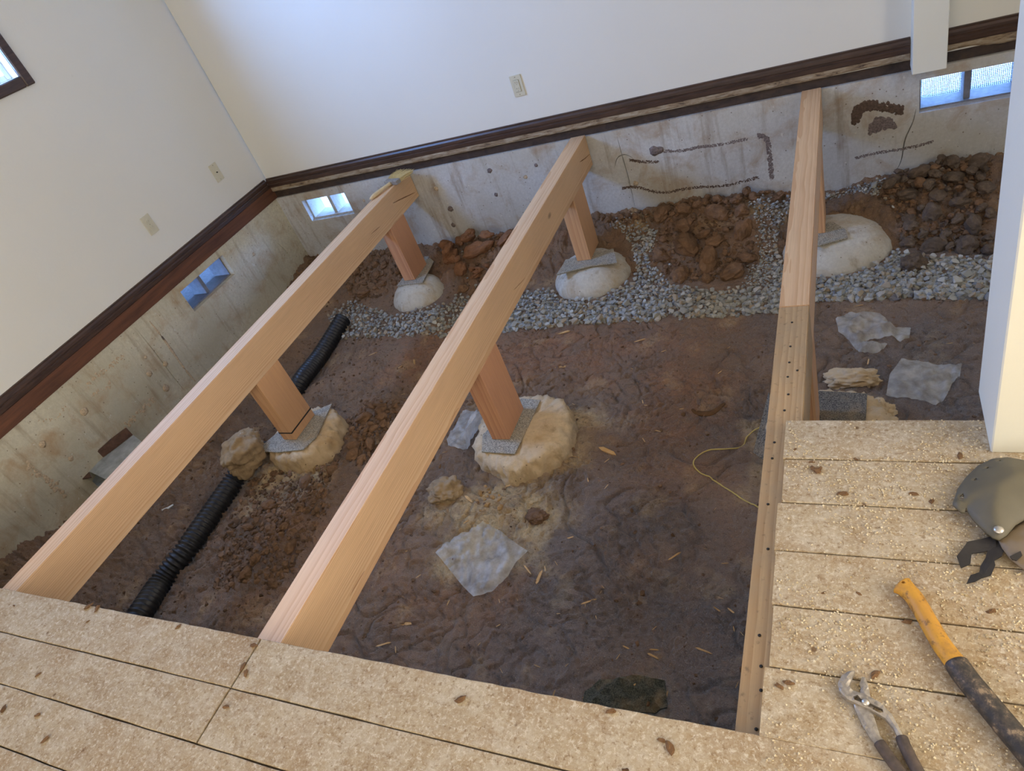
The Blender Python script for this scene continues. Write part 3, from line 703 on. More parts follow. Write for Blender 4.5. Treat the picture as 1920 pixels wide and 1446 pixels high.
footing(-1.375, 1.985, 0.232, ZF, -0.83, 'wide sandy round footing with plastic film tucked beside it', 'footing_sand', 8)
footing(-0.11, 1.99, 0.22, ZF, -0.83, 'rough sandy footing half hidden below the old spliced beam', 'footing_sand', 12)
footing(-2.66, 3.36, 0.185, ZF, -0.83, 'smooth pale footing in gravel below the brush beam', 'footing', 4, True)
footing(-1.42, 3.38, 0.235, ZF, -0.83, 'smooth pale dome footing topped by a curled roofing strip', 'footing', 6, True)
footing(-0.10, 3.42, 0.26, ZF, -0.83, 'large pale dome footing in blue grey gravel below the clean new beam', 'footing', 9, True)

def pad(pix, label, mat='shingle', z=PT - 0.0003, curl=None, droop=None, spacing=0.02):
    pl = [pz(u, v, z) for u, v in pix]; c = sum((p for p in pl), Vector()) / len(pl)
    out = [(p.x - c.x, p.y - c.y) for p in pl]
    def zf(x, y, e):
        q = 0.0
        if curl: q += curl(x + c.x, y + c.y)
        return q
    o = link('shingle_pad', sheet_me('shingle_pad', out, spacing, zf, thick=SHT, smooth=False), mat, None, (c.x, c.y, z)); return tag(o, label, 'roofing shingle', 'shingle pads')
pad([(480, 845), (545, 790), (622, 757), (592, 820), (568, 843), (520, 848)], 'grey grit shingle pad below the post with a dark band')
pad([(905, 815), (978, 747), (1013, 750), (965, 851), (903, 847)], 'grey grit shingle pad on the wide sandy footing')
pad([(744, 536), (770, 500), (800, 478), (813, 490), (792, 530)], 'small brown grit shingle pad in gravel below the brush beam')
pad([(1044, 520), (1060, 487), (1150, 466), (1157, 494), (1110, 500), (1075, 510)], 'curled grey roofing strip on the pale dome footing', curl=lambda x, y: 0.012 * max(0.0, (3.34 - y) / 0.1))
pad([(1500, 437), (1560, 415), (1585, 430), (1590, 445), (1530, 462)], 'grey grit pad below the clean new beam by the back wall')
pad([(1450, 800), (1470, 735), (1540, 733), (1626, 738), (1623, 790), (1560, 800)], 'dark grit roofing strip draped over the rough footing below the splice', 'shingle_dark',
    curl=lambda x, y: -0.5 * max(0.0, abs(x + 0.10) - 0.15) ** 1.3)
# strip of roofing hanging on the left side of that footing
hang = [pz(1441, 735, -0.612), pz(1452, 790, -0.612), pz(1430, 862, -0.672), pz(1412, 848, -0.672)]
me_ = mesh('shingle_scrap', [tuple(p) for p in hang] + [tuple(p + Vector((0.004, 0, -0.006))) for p in hang], [(0, 1, 2, 3), (7, 6, 5, 4), (0, 4, 5, 1), (1, 5, 6, 2), (2, 6, 7, 3), (3, 7, 4, 0)])
tag(link('shingle_scrap', me_, 'shingle_dark'), 'dark grit roofing flap hanging beside the old dusty beam', 'roofing shingle')
p_ = [pg(u, v) for u, v in [(1098, 1300), (1125, 1278), (1200, 1270), (1248, 1280), (1252, 1330), (1180, 1345), (1095, 1330)]]; c_ = sum(p_, Vector()) / 7
tag(link('shingle_scrap', sheet_me('shingle_scrap', [(p.x - c_.x, p.y - c_.y) for p in p_], 0.02, lambda x, y, e: gz(x + c_.x, y + c_.y) - c_.z + 0.012, thick=0.006, smooth=False), 'shingle_green', None, c_),
    'dark greenish roofing scrap lying on the earth by the plank edge', 'roofing shingle')

# ------------------------------------------------------------------ foundation vents
def vent(root_name, axis, u0, u1, z0, z1, label, depth, divs, mesh_on, dmat):
    r = empty(root_name, ((XL - 0.10, (u0 + u1) / 2, z0) if axis == 0 else ((u0 + u1) / 2, YB + 0.10, z0)), math.radians(90) if axis == 0 else 0)
    tag(r, label, 'vent', 'foundation vents'); w = u1 - u0; h = z1 - z0
    # local: x along the wall, y outward
    t = 0.008
    for nm, b in (('frame_side', (-w / 2, -w / 2 + t, -0.06, 0.09, 0, h)), ('frame_side', (w / 2 - t, w / 2, -0.06, 0.09, 0, h)), ('frame_sill', (-w / 2 + t, w / 2 - t, -0.06, 0.09, 0, t)), ('frame_head', (-w / 2 + t, w / 2 - t, -0.06, 0.09, h - t, h))):
        link(nm, box_me(nm, *b), dmat, r)
    link('divider', box_me('divider', -0.014, 0.014, -0.04, 0.09, t, h - t, 0.002), dmat, r)
    if mesh_on:
        bm = bmesh.new(); n = 48
        for i in range(n): x = -w / 2 + t + (w - 2 * t) * (i + .5) / n; box(bm, x - .0009, x + .0009, 0.060, 0.062, t, h - t)
        for i in range(18): z = t + (h - 2 * t) * (i + .5) / 18; box(bm, -w / 2 + t, w / 2 - t, 0.062, 0.064, z - .0009, z + .0009)
        o = link('wire_screen', bm_mesh(bm, 'wire_screen'), 'mesh', r); o['kind'] = 'stuff'
    return r
vent('foundation_vent', 0, 2.66, 3.10, -0.252, -0.097, 'two opening vent in the stained concrete below the left wall', .2, 1, False, 'vent')
vent('foundation_vent', 1, -3.625, -3.225, -0.270, -0.105, 'bright two opening vent behind the far end of the brush beam', .2, 1, False, 'conc_back')
vent('foundation_vent', 1, 0.287, 0.687, -0.262, -0.100, 'wire screened vent in the back foundation below the white pilaster', .2, 1, True, 'vent')

# ------------------------------------------------------------------ marks on the concrete
def crust(pts, r, axis, parent, at, mat='crust', nm='lime_crust', per=2, flat=0.4, dense=5):
    P = smooth_path([on(u, v, axis, at) for u, v in pts], dense); bm = bmesh.new(); k = 0
    for p in P:
        for _ in range(per):
            a = lump_bm((1, 1, 1), k * 1.7 + p.z * 9, 0.6, 1.5, 1); k += 1; q = r * (random.uniform(0.25, 0.62) if per < 4 else random.uniform(0.18, 0.5))
            off = Vector((0, random.uniform(-1, 1), random.uniform(-1, 1))) * r * 0.75
            for vt in a.verts:
                w = vt.co * q
                w = Vector((w.x * flat, w.y, w.z)) + off if axis == 0 else Vector((w.y + off.y, w.x * flat, w.z + off.z)); vt.co = w + p
            me = bpy.data.meshes.new('t'); a.to_mesh(me); a.free(); bm.from_mesh(me); bpy.data.meshes.remove(me)
    link(nm, bm_mesh(bm, nm), mat, parent)
def wall_crack(pts, w, axis, o, at):                  # a real crack cut into the concrete
    P = smooth_path([on(u, v, axis, at) for u, v in pts], 6)
    o.data = carve(o.data, [groove(P, w, 0.016, Vector((1, 0, 0)) if axis == 0 else Vector((0, -1, 0)))])
def streak(pts, r, mat, name, axis, parent, at, jag=0.35):
    P = smooth_path([on(u, v, axis, at) for u, v in pts], 6); n = len(P)
    R_ = []
    for i, p in enumerate(P):
        k = min(1.0, 0.35 + 3.0 * min(i, n - 1 - i) / n); rr = r * k * (1 + jag * mnoise.noise(p * 40)); R_.append((rr, rr)) 
    me = sweep(P, [q[0] for q in R_], 8, True, 1.0, name)
    for v in me.vertices:                                # press it flat against the wall
        c = v.co
        if axis == 1: c.y = at + (c.y - at) * 0.22
        else: c.x = at + (c.x - at) * 0.22
    return link(name, me, mat, parent)
def spots(pts, r, mat, name, axis, parent, at):
    for (u, v, s) in pts:
        p = on(u, v, axis, at); bm = lump_bm((r * s, r * s, r * s), u * 0.13, 0.5, 2.2, 2)
        for vt in bm.verts:
            if axis == 1: vt.co.y *= 0.25
            else: vt.co.x *= 0.3
        link(name, bm_mesh(bm, name, True), mat, parent, p)
fb = found_back
crust([(1228, 283), (1275, 283), (1310, 276), (1345, 272), (1400, 261)], 0.010, 1, fb, YB, 'tar2', 'mastic_streak', 5, 0.14, 22)
crust([(1423, 254), (1438, 262), (1444, 300), (1447, 334)], 0.014, 1, fb, YB, 'tar2', 'mastic_streak', 5, 0.14, 22)
crust([(1168, 353), (1195, 351), (1240, 361), (1300, 352), (1360, 348), (1420, 333)], 0.010, 1, fb, YB, 'tar', 'tar_streak', 5, 0.14, 22)
crust([(1605, 225), (1612, 203), (1640, 198), (1688, 208)], 0.026, 1, fb, YB, 'tar', 'tar_streak', 5, 0.14, 22)
crust([(1640, 242), (1650, 230), (1668, 232)], 0.030, 1, fb, YB, 'tar2', 'mastic_streak', 5, 0.14, 22)
crust([(1606, 296), (1650, 286), (1700, 278), (1748, 266)], 0.009, 1, fb, YB, 'tar2', 'mastic_streak', 5, 0.14, 22)
crust([(1182, 300), (1200, 303), (1233, 304)], 0.009, 1, fb, YB, 'tar', 'tar_streak', 5, 0.14, 22)
wall_crack([(1157, 256), (1166, 290), (1180, 340), (1192, 395)], 0.0022, 1, fb, YB)
wall_crack([(1717, 205), (1712, 228), (1697, 262), (1690, 300), (1678, 325)], 0.003, 1, fb, YB)
wall_crack([(1152, 315), (1158, 296), (1172, 290), (1186, 296)], 0.003, 1, fb, YB)
spots([(1228, 283, 1.6), (1237, 281, 1.2), (918, 320, .9), (845, 392, 1.1), (850, 422, .9), (930, 365, .7), (1005, 310, .6)], 0.020, 'tar2', 'stain_lump', 1, fb, YB)
spots([(818, 354, .9), (1192, 344, .8), (985, 332, .7), (682, 376, .6)], 0.020, 'crust', 'lime_crust', 1, fb, YB)
fl = found_left
crust([(228, 668), (218, 678), (207, 688)], 0.016, 0, fl, XL)
crust([(196, 695), (180, 706), (166, 722)], 0.015, 0, fl, XL)
crust([(203, 716), (206, 724), (182, 735), (175, 742)], 0.012, 0, fl, XL)
crust([(288, 748), (270, 765), (250, 785), (236, 800)], 0.020, 0, fl, XL)
crust([(48, 870), (70, 890), (95, 905), (118, 925)], 0.024, 0, fl, XL)
crust([(75, 790), (105, 785), (122, 762)], 0.010, 0, fl, XL)
spots([(158, 772, 1.3), (280, 701, 1.1), (310, 683, 1.0), (311, 728, 1.3), (79, 833, 1.1), (273, 670, .6), (476, 477, .8), (133, 860, .9)], 0.018, 'crust', 'lime_crust', 0, fl, XL)
wall_crack([(252, 612), (290, 660), (320, 700), (348, 735)], 0.0025, 0, fl, XL)
streak([(280, 602), (310, 640), (345, 690), (366, 715)], 0.008, 'crust', 'form_seam', 0, fl, XL)
wall_crack([(520, 455), (535, 470), (545, 485)], 0.005, 0, fl, XL)

# ------------------------------------------------------------------ outlets
def plate(name, loc, rz, label, kind):
    r = empty(name, loc, rz); tag(r, label, 'outlet')
    w, h = 0.070, 0.118
    pm = box_me('plate', -w / 2, w / 2, -0.006, 0.0, -h / 2, h / 2, 0.0022, 2)
    if kind == 'decora': pm = carve(pm, [box_me('opening', -0.018, 0.018, -0.02, -0.001, -0.0345, 0.0345)])
    link('plate', pm, 'almond', r)
    def socket(me, zs):
        cut = []
        for z in zs:
            cut += [box_me('c', x - .0012, x + .0012, -0.012, -0.0058, z - .001, z + .0075) for x in (-0.006, 0.006)]
            cut.append(sweep([Vector((0, -0.012, z - 0.007)), Vector((0, -0.0058, z - 0.007))], [0.0024, 0.0024], 10, True, 1, 'c'))
        for c in cut:
            bm = bmesh.new(); bm.from_mesh(c); bmesh.ops.recalc_face_normals(bm, faces=bm.faces); bm.to_mesh(c); bm.free()
        d = link('receptacle', carve(me, cut), 'almond', r)
        for z in zs:                                     # brass contacts at the bottom of the slots
            for x in (-0.006, 0.006): link('contact', box_me('contact', x - .0008, x + .0008, -0.0064, -0.0057, z - .0005, z + .007), 'screw', d)
    if kind == 'decora': socket(box_me('receptacle', -0.0165, 0.0165, -0.009, -0.001, -0.033, 0.033, 0.0012), (0.017, -0.017))
    elif kind == 'duplex':
        for z in (0.019, -0.019):
            bm = bmesh.new(); pts = [(0.0165 * math.copysign(min(1, abs(math.cos(a)) * 1.15), math.cos(a)), 0.0145 * math.sin(a)) for a in [2 * math.pi * k / 20 for k in range(20)]]
            fr = [bm.verts.new((a, -0.0088, b + z)) for a, b in pts]; bk = [bm.verts.new((a, -0.004, b + z)) for a, b in pts]; bm.faces.new(fr); bm.faces.new(bk[::-1])
            for i in range(20): bm.faces.new((fr[i], fr[(i + 1) % 20], bk[(i + 1) % 20], bk[i]))
            socket(bm_mesh(bm, 'receptacle'), (z,))
    else:
        me = sweep([Vector((0, -0.004, 0)), Vector((0, -0.012, 0))], [0.0045, 0.0045], 10, True, 1, 'coax_jack'); link('coax_jack', me, 'slot', r)
    for z in ((0.0, ) if kind == 'duplex' else (0.049, -0.049)):
        me = sweep([Vector((0, -0.005, z)), Vector((0, -0.0072, z))], [0.0032, 0.003], 10, True, 1, 'screw'); link('screw', me, 'screw', r)
plate('wall_outlet', (-1.712, YB + 0.0118, 0.313), 0, 'almond outlet on the bluish back wall above the dark baseboard', 'decora')
plate('wall_outlet', (XL - 0.0118, 2.771, 0.326), math.radians(-90 + 180), 'almond double outlet on the left wall below the window', 'duplex')
plate('wall_jack', (XL - 0.0118, 3.448, 0.336), math.radians(90), 'almond jack plate on the left wall near the room corner', 'coax')

# ------------------------------------------------------------------ corrugated drain pipe
def pipe():
    R0 = 0.050
    ctr = [(645, 604, 0), (600, 668, 0), (562, 718, 0), (535, 755, .05), (500, 808, .11), (484, 834, .06), (464, 864, 0), (438, 903, 0), (400, 958, 0), (350, 1030, 0), (302, 1092, 0), (262, 1152, 0), (200, 1240, 0)]
    P = []
    for k, (u, v, sink) in enumerate(ctr):
        p = pz(u, v, -0.672); z = gz(p.x, p.y) + 0.045; p = pz(u, v, z); p.z = z - sink; P.append(p)
    P[0].z += 0.02
    path = smooth_path(P, 40); pts = [path[0]]
    step = 0.0058; acc = 0
    for a, b in zip(path, path[1:]):
        d = (b - a).length
        while acc + d >= step:
            t = (step - acc) / d; a = a + (b - a) * t; pts.append(a); d = (b - a).length; acc = 0
        acc += d
    rad = [R0 + (0.0065, 0.0050, -0.0055, -0.0045)[i % 4] for i in range(len(pts))]
    pts2 = [pts[14], pts[0]] + pts; rad2 = [R0 - 0.008, R0 - 0.004] + rad
    me = sweep(pts2[1:], rad2[1:], 22, False, 1, 'drain_pipe')
    inner = sweep(pts[0:60], [R0 - 0.008] * 60, 22, False, 1, 'bore')
    o = link('drain_pipe', me, 'corr'); link('pipe_bore', inner, 'corr', o)
    return tag(o, 'black corrugated drain pipe running through the earth under the brush beam', 'drain pipe')
pipe()

# ------------------------------------------------------------------ mortar lumps and earth clods
def lump(name, p, radii, seed, mat, label, cat, group=None, amp=0.45, sub=5, rz=0.0, freq=2.0):
    o = link(name, bm_mesh(lump_bm(radii, seed, amp, freq, sub), name, True), mat, None, p); o.rotation_euler = (0, 0, rz); return tag(o, label, cat, group)
q = pz(458, 846, -0.575); lump('mortar_lump', q, (0.095, 0.145, 0.10), 2, 'mortar', 'tall crumbly tan mortar lump lying across the drain pipe', 'mortar lump', amp=0.55, freq=1.4)
q = pg(835, 925); lump('mortar_lump', q + Vector((0, 0, 0.01)), (0.085, 0.07, 0.05), 5, 'mortar', 'flat brown mortar lump beside the wide sandy footing', 'mortar lump', amp=0.5)
q = pg(1005, 968); lump('mortar_lump', q + Vector((0, 0, 0.0)), (0.05, 0.04, 0.02), 7, 'clod', 'small dark crust of soil by the spilled sand', 'mortar lump')
q = pg(1600, 715); lump('mortar_lump', q + Vector((0, 0, 0.01)), (0.11, 0.05, 0.04), 9, 'footing_sand', 'jagged sandy mortar piece behind the draped roofing strip', 'mortar lump', amp=0.6)
q = pg(1652, 776); lump('mortar_lump', q + Vector((0, 0, 0.005)), (0.050, 0.055, 0.045), 11, 'footing_sand', 'jagged sandy mortar piece at the outer edge of the draped roofing strip', 'mortar lump', amp=0.6)
q = pg(1712, 502); lump('earth_clod', q + Vector((0, 0, 0.02)), (0.055, 0.055, 0.045), 13, 'clod_dark', 'round dark clod resting alone on the gravel', 'clod')

CLODS = []
for k in range(7):
    m_ = bm_mesh(lump_bm((1, 0.8 + .3 * random.random(), 0.6 + .2 * random.random()), 20 + k, 0.62, 1.1, 3), 'earth_clod', False)
    mx = max(v.co.length for v in m_.vertices)
    for v in m_.vertices: v.co *= 1.15 / mx
    CLODS.append(m_)
PILE = []
def settle(x, y, r, base):
    z = base
    for (a, b, c, q) in PILE:
        d2 = (x - a) ** 2 + (y - b) ** 2; m = r + q
        if d2 < m * m: z = max(z, c + 0.56 * math.sqrt(m * m - d2))
    return z
def clod_set(poly, n, s0, s1, mat, label, group, pw=2.2):
    pl = [pg(u, v) for u, v in poly]; xs = [p.x for p in pl]; ys = [p.y for p in pl]
    for s in sorted((s0 + (s1 - s0) * random.random() ** pw for _ in range(n)), reverse=True):
        best = None; got = 0
        for _ in range(400):
            x = random.uniform(min(xs), max(xs)); y = random.uniform(min(ys), max(ys))
            if not inside(pl, x, y) or y > YB - 0.02 - s * 1.25 or x < XL + 0.02 + s * 1.25: continue
            if any((x - fx) ** 2 + (y - fy) ** 2 < (fr + 0.012 + s * 0.95) ** 2 for fx, fy, fr in FT): continue
            z = settle(x, y, 1.0 * s, gz(x, y) + s * 0.28); k = z - gz(x, y) - s * 0.28; got += 1
            if best is None or k < best[0]: best = (k, x, y, z)
            if k < 1e-6 or got > 40: break
        if best is None or best[0] > 0.16: continue
        k, x, y, z = best
        if s < 0.035: z -= 0.3 * k                       # small lumps nestle between the larger ones
        PILE.append((x, y, z, 1.0 * s))
        base = random.choice(CLODS); key = base.name + mat
        me = VAR.get(key)
        if me is None: me = base.copy(); me.materials.clear(); me.materials.append(M[mat]); VAR[key] = me
        o = link('earth_clod', me, None, None, (x, y, z)); o.scale = (s * random.uniform(.8, 1.12), s * random.uniform(.62, 1.0), s * random.uniform(.6, 1.0)); o.rotation_euler = (random.uniform(-.5, .5), random.uniform(-.5, .5), random.uniform(0, 6.28))
        tag(o, label, 'clod', group)
VAR = {}
FT = [(-2.66, 1.95, .21), (-1.385, 1.96, .25), (-0.11, 1.99, .23), (-2.66, 3.36, .20), (-1.42, 3.38, .25), (-0.10, 3.42, .27)]
clod_set([(640, 500), (700, 450), (760, 440), (750, 500), (735, 545), (660, 570)], 30, .014, .075, 'clod', 'brown clod heaped left of the pale footing below the brush beam', 'clods by the brush beam footing')
clod_set([(830, 440), (930, 400), (980, 410), (960, 450), (900, 530), (850, 500)], 16, .025, .10, 'clod_red', 'rusty clod heaped between the brush beam and the next beam by the back wall', 'rusty clods by the back wall')
clod_set([(780, 450), (1000, 400), (1010, 450), (990, 520), (870, 560), (850, 500)], 18, .015, .06, 'clod', 'brown clod among the rusty clods by the back wall', 'brown clods by the back wall')
clod_set([(1230, 390), (1380, 365), (1410, 430), (1390, 520), (1270, 530), (1230, 460)], 48, .014, .085, 'clod', 'brown clod heaped on the gravel between two posts by the back wall', 'clods between the far posts')
clod_set([(1115, 400), (1250, 380), (1470, 345), (1480, 375), (1260, 410), (1130, 425)], 20, .012, .04, 'clod', 'small brown clod at the foot of the grey back foundation', 'small clods along the foundation')
clod_set([(1640, 370), (1700, 320), (1856, 300), (1856, 480), (1720, 470), (1680, 440)], 75, .013, .075, 'clod_dark', 'dark clod heaped below the wire screened vent', 'dark clods below the vent')
clod_set([(1680, 380), (1720, 330), (1850, 310), (1850, 440)], 8, .02, .040, 'clod', 'brown clod among the dark clods below the wire screened vent', 'brown clods below the vent')
clod_set([(640, 790), (700, 750), (760, 770), (740, 860), (670, 880)], 36, .012, .06, 'clod', 'brown clod dug up beside the footing of the banded post', 'clods beside the banded post')
clod_set([(440, 560), (560, 470), (600, 500), (400, 680), (400, 640)], 8, .02, .06, 'clod', 'dark brown clod against the stained left foundation', 'clods by the left foundation')
clod_set([(480, 900), (640, 860), (600, 1000), (520, 1100), (400, 1110), (420, 1000)], 34, .010, .045, 'clod', 'brown clod on the spoil heap beside the drain pipe', 'clods on the spoil heap')
clod_set([(870, 890), (980, 900), (960, 980), (890, 970)], 14, .008, .026, 'clod_tan', 'tan crumb of mortar in the sand beside the wide footing', 'tan mortar crumbs')

# ------------------------------------------------------------------ gravel
def hull_me(k):
    rr = np.random.default_rng(100 + k); bm = bmesh.new()
    for _ in range(13):
        d = rr.normal(size=3); d /= np.linalg.norm(d); d *= rr.uniform(0.75, 1.0); bm.verts.new((d[0], d[1] * rr.uniform(.7, .85) if False else d[1] * 0.78, d[2] * 0.6))
    r = bmesh.ops.convex_hull(bm, input=bm.verts); bmesh.ops.delete(bm, geom=[v for v in bm.verts if not v.link_faces], context='VERTS')
    return bm_mesh(bm, 'gravel_stone')
STN = [hull_me(k) for k in range(8)]
for s in STN: s.materials.append(M['gravel'])
GP = [([(612, 590), (660, 560), (735, 590), (850, 560), (875, 490), (905, 560), (890, 618), (780, 628), (640, 628)], 900, .010, .021),
      ([(940, 615), (980, 545), (1040, 535), (1110, 560), (1190, 520), (1195, 450), (1250, 460), (1270, 530), (1350, 540), (1460, 530), (1458, 577), (1350, 584), (1150, 597)], 2000, .011, .023),
      ([(870, 622), (900, 555), (990, 540), (955, 618)], 220, .011, .022), ([(1450, 578), (1455, 400), (1560, 395), (1552, 490), (1536, 556)], 420, .011, .022),
      ([(1390, 450), (1430, 405), (1480, 395), (1465, 540), (1390, 540)], 700, .006, .014),
      ([(1532, 555), (1545, 490), (1640, 460), (1640, 395), (1690, 430), (1720, 475), (1860, 478), (1860, 552), (1700, 550)], 1500, .011, .026),
      ([(1550, 400), (1560, 345), (1640, 330), (1690, 380), (1640, 440)], 500, .006, .014),
      ([(1130, 440), (1200, 425), (1260, 430), (1260, 480), (1190, 500)], 250, .007, .015)]
stones = []; CELL = {}
def near_clear(x, y, s):
    i, j = int(x // 0.06), int(y // 0.06)
    for a in (-1, 0, 1):
        for b in (-1, 0, 1):
            for (px, py, q) in CELL.get((i + a, j + b), ()):
                if (x - px) ** 2 + (y - py) ** 2 < (0.92 * (s + q)) ** 2: return False
    return True
fillb = []
for poly, n, s0, s1 in GP:
    pl = [pz(u, v, -0.71) for u, v in poly]; xs = [p.x for p in pl]; ys = [p.y for p in pl]; c = 0
    for _ in range(n * 14):
        if c >= n: break
        x = random.uniform(min(xs), max(xs)); y = random.uniform(min(ys), max(ys))
        if not inside(pl, x, y) or y > 3.74: continue
        if any((x - fx) ** 2 + (y - fy) ** 2 < (fr + .012) ** 2 for fx, fy, fr in FT): continue
        s = s0 + (s1 - s0) * random.random(); s *= 1.02 + 0.30 * (y < 3.05)
        if any((x - a) ** 2 + (y - b) ** 2 < (q + s) ** 2 for a, b, _, q in PILE): continue
        if near_clear(x, y, s):
            CELL.setdefault((int(x // 0.06), int(y // 0.06)), []).append((x, y, s)); stones.append((x, y, gz(x, y) + 0.016 + s * 0.40, s)); c += 1
        elif random.random() < 0.30: fillb.append((x, y, gz(x, y) + s * 0.2, s * 0.9)); c += 1
def proj(p):
    qv = RCAM @ (np.array(p) - np.array([0, 0, CAMZ])); return qv[0] / qv[2] * F_PX + 960, qv[1] / qv[2] * F_PX + 723, qv[2]
def vis_key(s):
    u, v, d = proj(s[:3])
    hidden = not (0 < u < 1835 and 0 < v < 1440)
    for bx in (-2.728, -1.482, -0.23):                    # behind a beam?
        for zz in (BT, BB):
            q = pz(u, v, zz)
            if bx <= q.x <= bx + 0.09: hidden = True
    return (hidden, -(s[3] / d) * (1 + 4 * (s[2] - gz(s[0], s[1]))))
stones.sort(key=vis_key)
for i, (x, y, z, s) in enumerate(stones[:300]):
    o = link('gravel_stone', STN[i % 8], None, None, (x, y, z)); o.scale = (s, s, s); o.rotation_euler = (random.uniform(-.5, .5), random.uniform(-.5, .5), random.uniform(0, 6.28))
    tag(o, 'grey crushed stone in the gravel band before the back foundation', 'stone', 'gravel stones')
def join_bits(name, bits, bases, mat, label=None, par=None, tilt=0.6):
    V = []; Fc = []; off = 0
    data = [(np.array([v.co[:] for v in b.vertices]), [tuple(p.vertices) for p in b.polygons]) for b in bases]
    for i, (x, y, z, s) in enumerate(bits):
        bv, bf = data[i % len(bases)]
        m = np.array(Euler((random.uniform(-tilt, tilt), random.uniform(-tilt, tilt), random.uniform(0, 6.28))).to_matrix())
        V.append((bv @ m.T) * s + np.array([x, y, z])); Fc.extend(tuple(k + off for k in f) for f in bf); off += len(bv)
    me = bpy.data.meshes.new(name); me.from_pydata(np.concatenate(V).tolist(), [], Fc); me.update()
    return tag(link(name, me, mat, par), label, None, None, 'stuff')
join_bits('gravel_bed', stones[300:] + fillb, STN, 'gravel', 'bed of grey crushed gravel along the back foundation', ground)

# loose crumbs of soil all over the earth
cr = []
for _ in range(9000):
    x = random.uniform(XL + .05, 0.65); y = random.uniform(0.45, YB - .05)
    if y < 2.9 and x > -1.9 and random.random() < 0.75: continue
    if 2.92 < y < 3.25 and random.random() < 0.8: continue
    if any((x - fx) ** 2 + (y - fy) ** 2 < (fr) ** 2 for fx, fy, fr in FT): continue
    s = 0.003 + 0.012 * random.random() ** 3; cr.append((x, y, gz(x, y) + s * 0.3, s))
for poly, n in (([(640, 500), (700, 450), (760, 440), (750, 500), (735, 545), (660, 570)], 160), ([(780, 450), (1000, 400), (1010, 450), (990, 520), (870, 560), (850, 500)], 260), ([(1230, 390), (1380, 365), (1410, 430), (1390, 520), (1270, 530), (1230, 460)], 320),
                ([(1115, 400), (1250, 380), (1470, 345), (1480, 375), (1260, 410), (1130, 425)], 260), ([(1640, 370), (1700, 320), (1856, 300), (1856, 480), (1720, 470), (1680, 440)], 500), ([(640, 790), (700, 750), (760, 770), (740, 860), (670, 880)], 220), ([(480, 900), (640, 860), (600, 1000), (520, 1100), (400, 1110), (420, 1000)], 500)):
    pl = [pg(u, v) for u, v in poly]; xs = [p.x for p in pl]; ys = [p.y for p in pl]
    for _ in range(n * 3):
        x = random.uniform(min(xs), max(xs)); y = random.uniform(min(ys), max(ys))
        if not inside(pl, x, y) or y > YB - 0.04 or any((x - fx) ** 2 + (y - fy) ** 2 < (fr + .01) ** 2 for fx, fy, fr in FT): continue
        k = 0.006 + 0.018 * random.random() ** 2; cr.append((x, y, gz(x, y) + k * 0.35, k))
join_bits('soil_crumbs', cr, STN, 'clod', 'loose brown soil crumbs scattered over the dug earth', ground)

# ------------------------------------------------------------------ plastic film
def film(pix, label, seed, fold=0.012, extra=None):
    P = [pg(u, v, 0.01) for u, v in pix]; c = sum(P, Vector()) / len(P)
    def zf(x, y, e):
        X, Y = x + c.x, y + c.y; n = mnoise.fractal(Vector((X * 9, Y * 9, seed)), 0.9, 2.2, 4); rid = abs(mnoise.noise(Vector((X * 26 + Y * 10, Y * 12, seed + 4))))
        b = gz(X, Y) if False else (c.z - 0.01); z = max(gz(X, Y) + 0.003, b) + 0.004 + fold * max(0, n + 0.35) * min(1, e / 0.03) + 0.006 * (1 - rid) ** 4
        if extra: z += extra(X, Y)
        return z - c.z
    o = link('plastic_film', sheet_me('plastic_film', [(p.x - c.x, p.y - c.y) for p in P], 0.009, zf), 'film', None, c); return tag(o, label, 'plastic film', 'scraps of plastic film')
film([(905, 977), (935, 994), (991, 1036), (972, 1056), (955, 1085), (925, 1112), (890, 1122), (868, 1100), (830, 1052), (816, 1036), (845, 1012)], 'square of cloudy plastic film lying alone on bare earth beside the sand', 3, 0.022)
film([(868, 770), (905, 775), (915, 815), (885, 845), (840, 835), (838, 825), (855, 800)], 'crumpled plastic film tucked beside the wide sandy footing', 6, 0.02,
     lambda X, Y: max(0.0, ZF + 0.012 - gz(X, Y)) * float(sstep(0.305, 0.262, math.hypot(X + 1.375, Y - 1.985))))
film([(1567, 597), (1592, 585), (1650, 588), (1668, 602), (1680, 615), (1708, 614), (1705, 632), (1688, 640), (1672, 628), (1640, 637), (1618, 640), (1620, 645), (1664, 645), (1650, 660), (1612, 660), (1592, 640), (1572, 620)], 'torn plastic film with curled tail on dark earth near the gravel', 9, 0.03)
film([(1690, 675), (1735, 678), (1770, 684), (1803, 684), (1800, 705), (1785, 720), (1775, 742), (1772, 752), (1755, 762), (1720, 748), (1661, 741), (1668, 705)], 'squarish plastic film between the torn film and the white wall end', 12, 0.016)

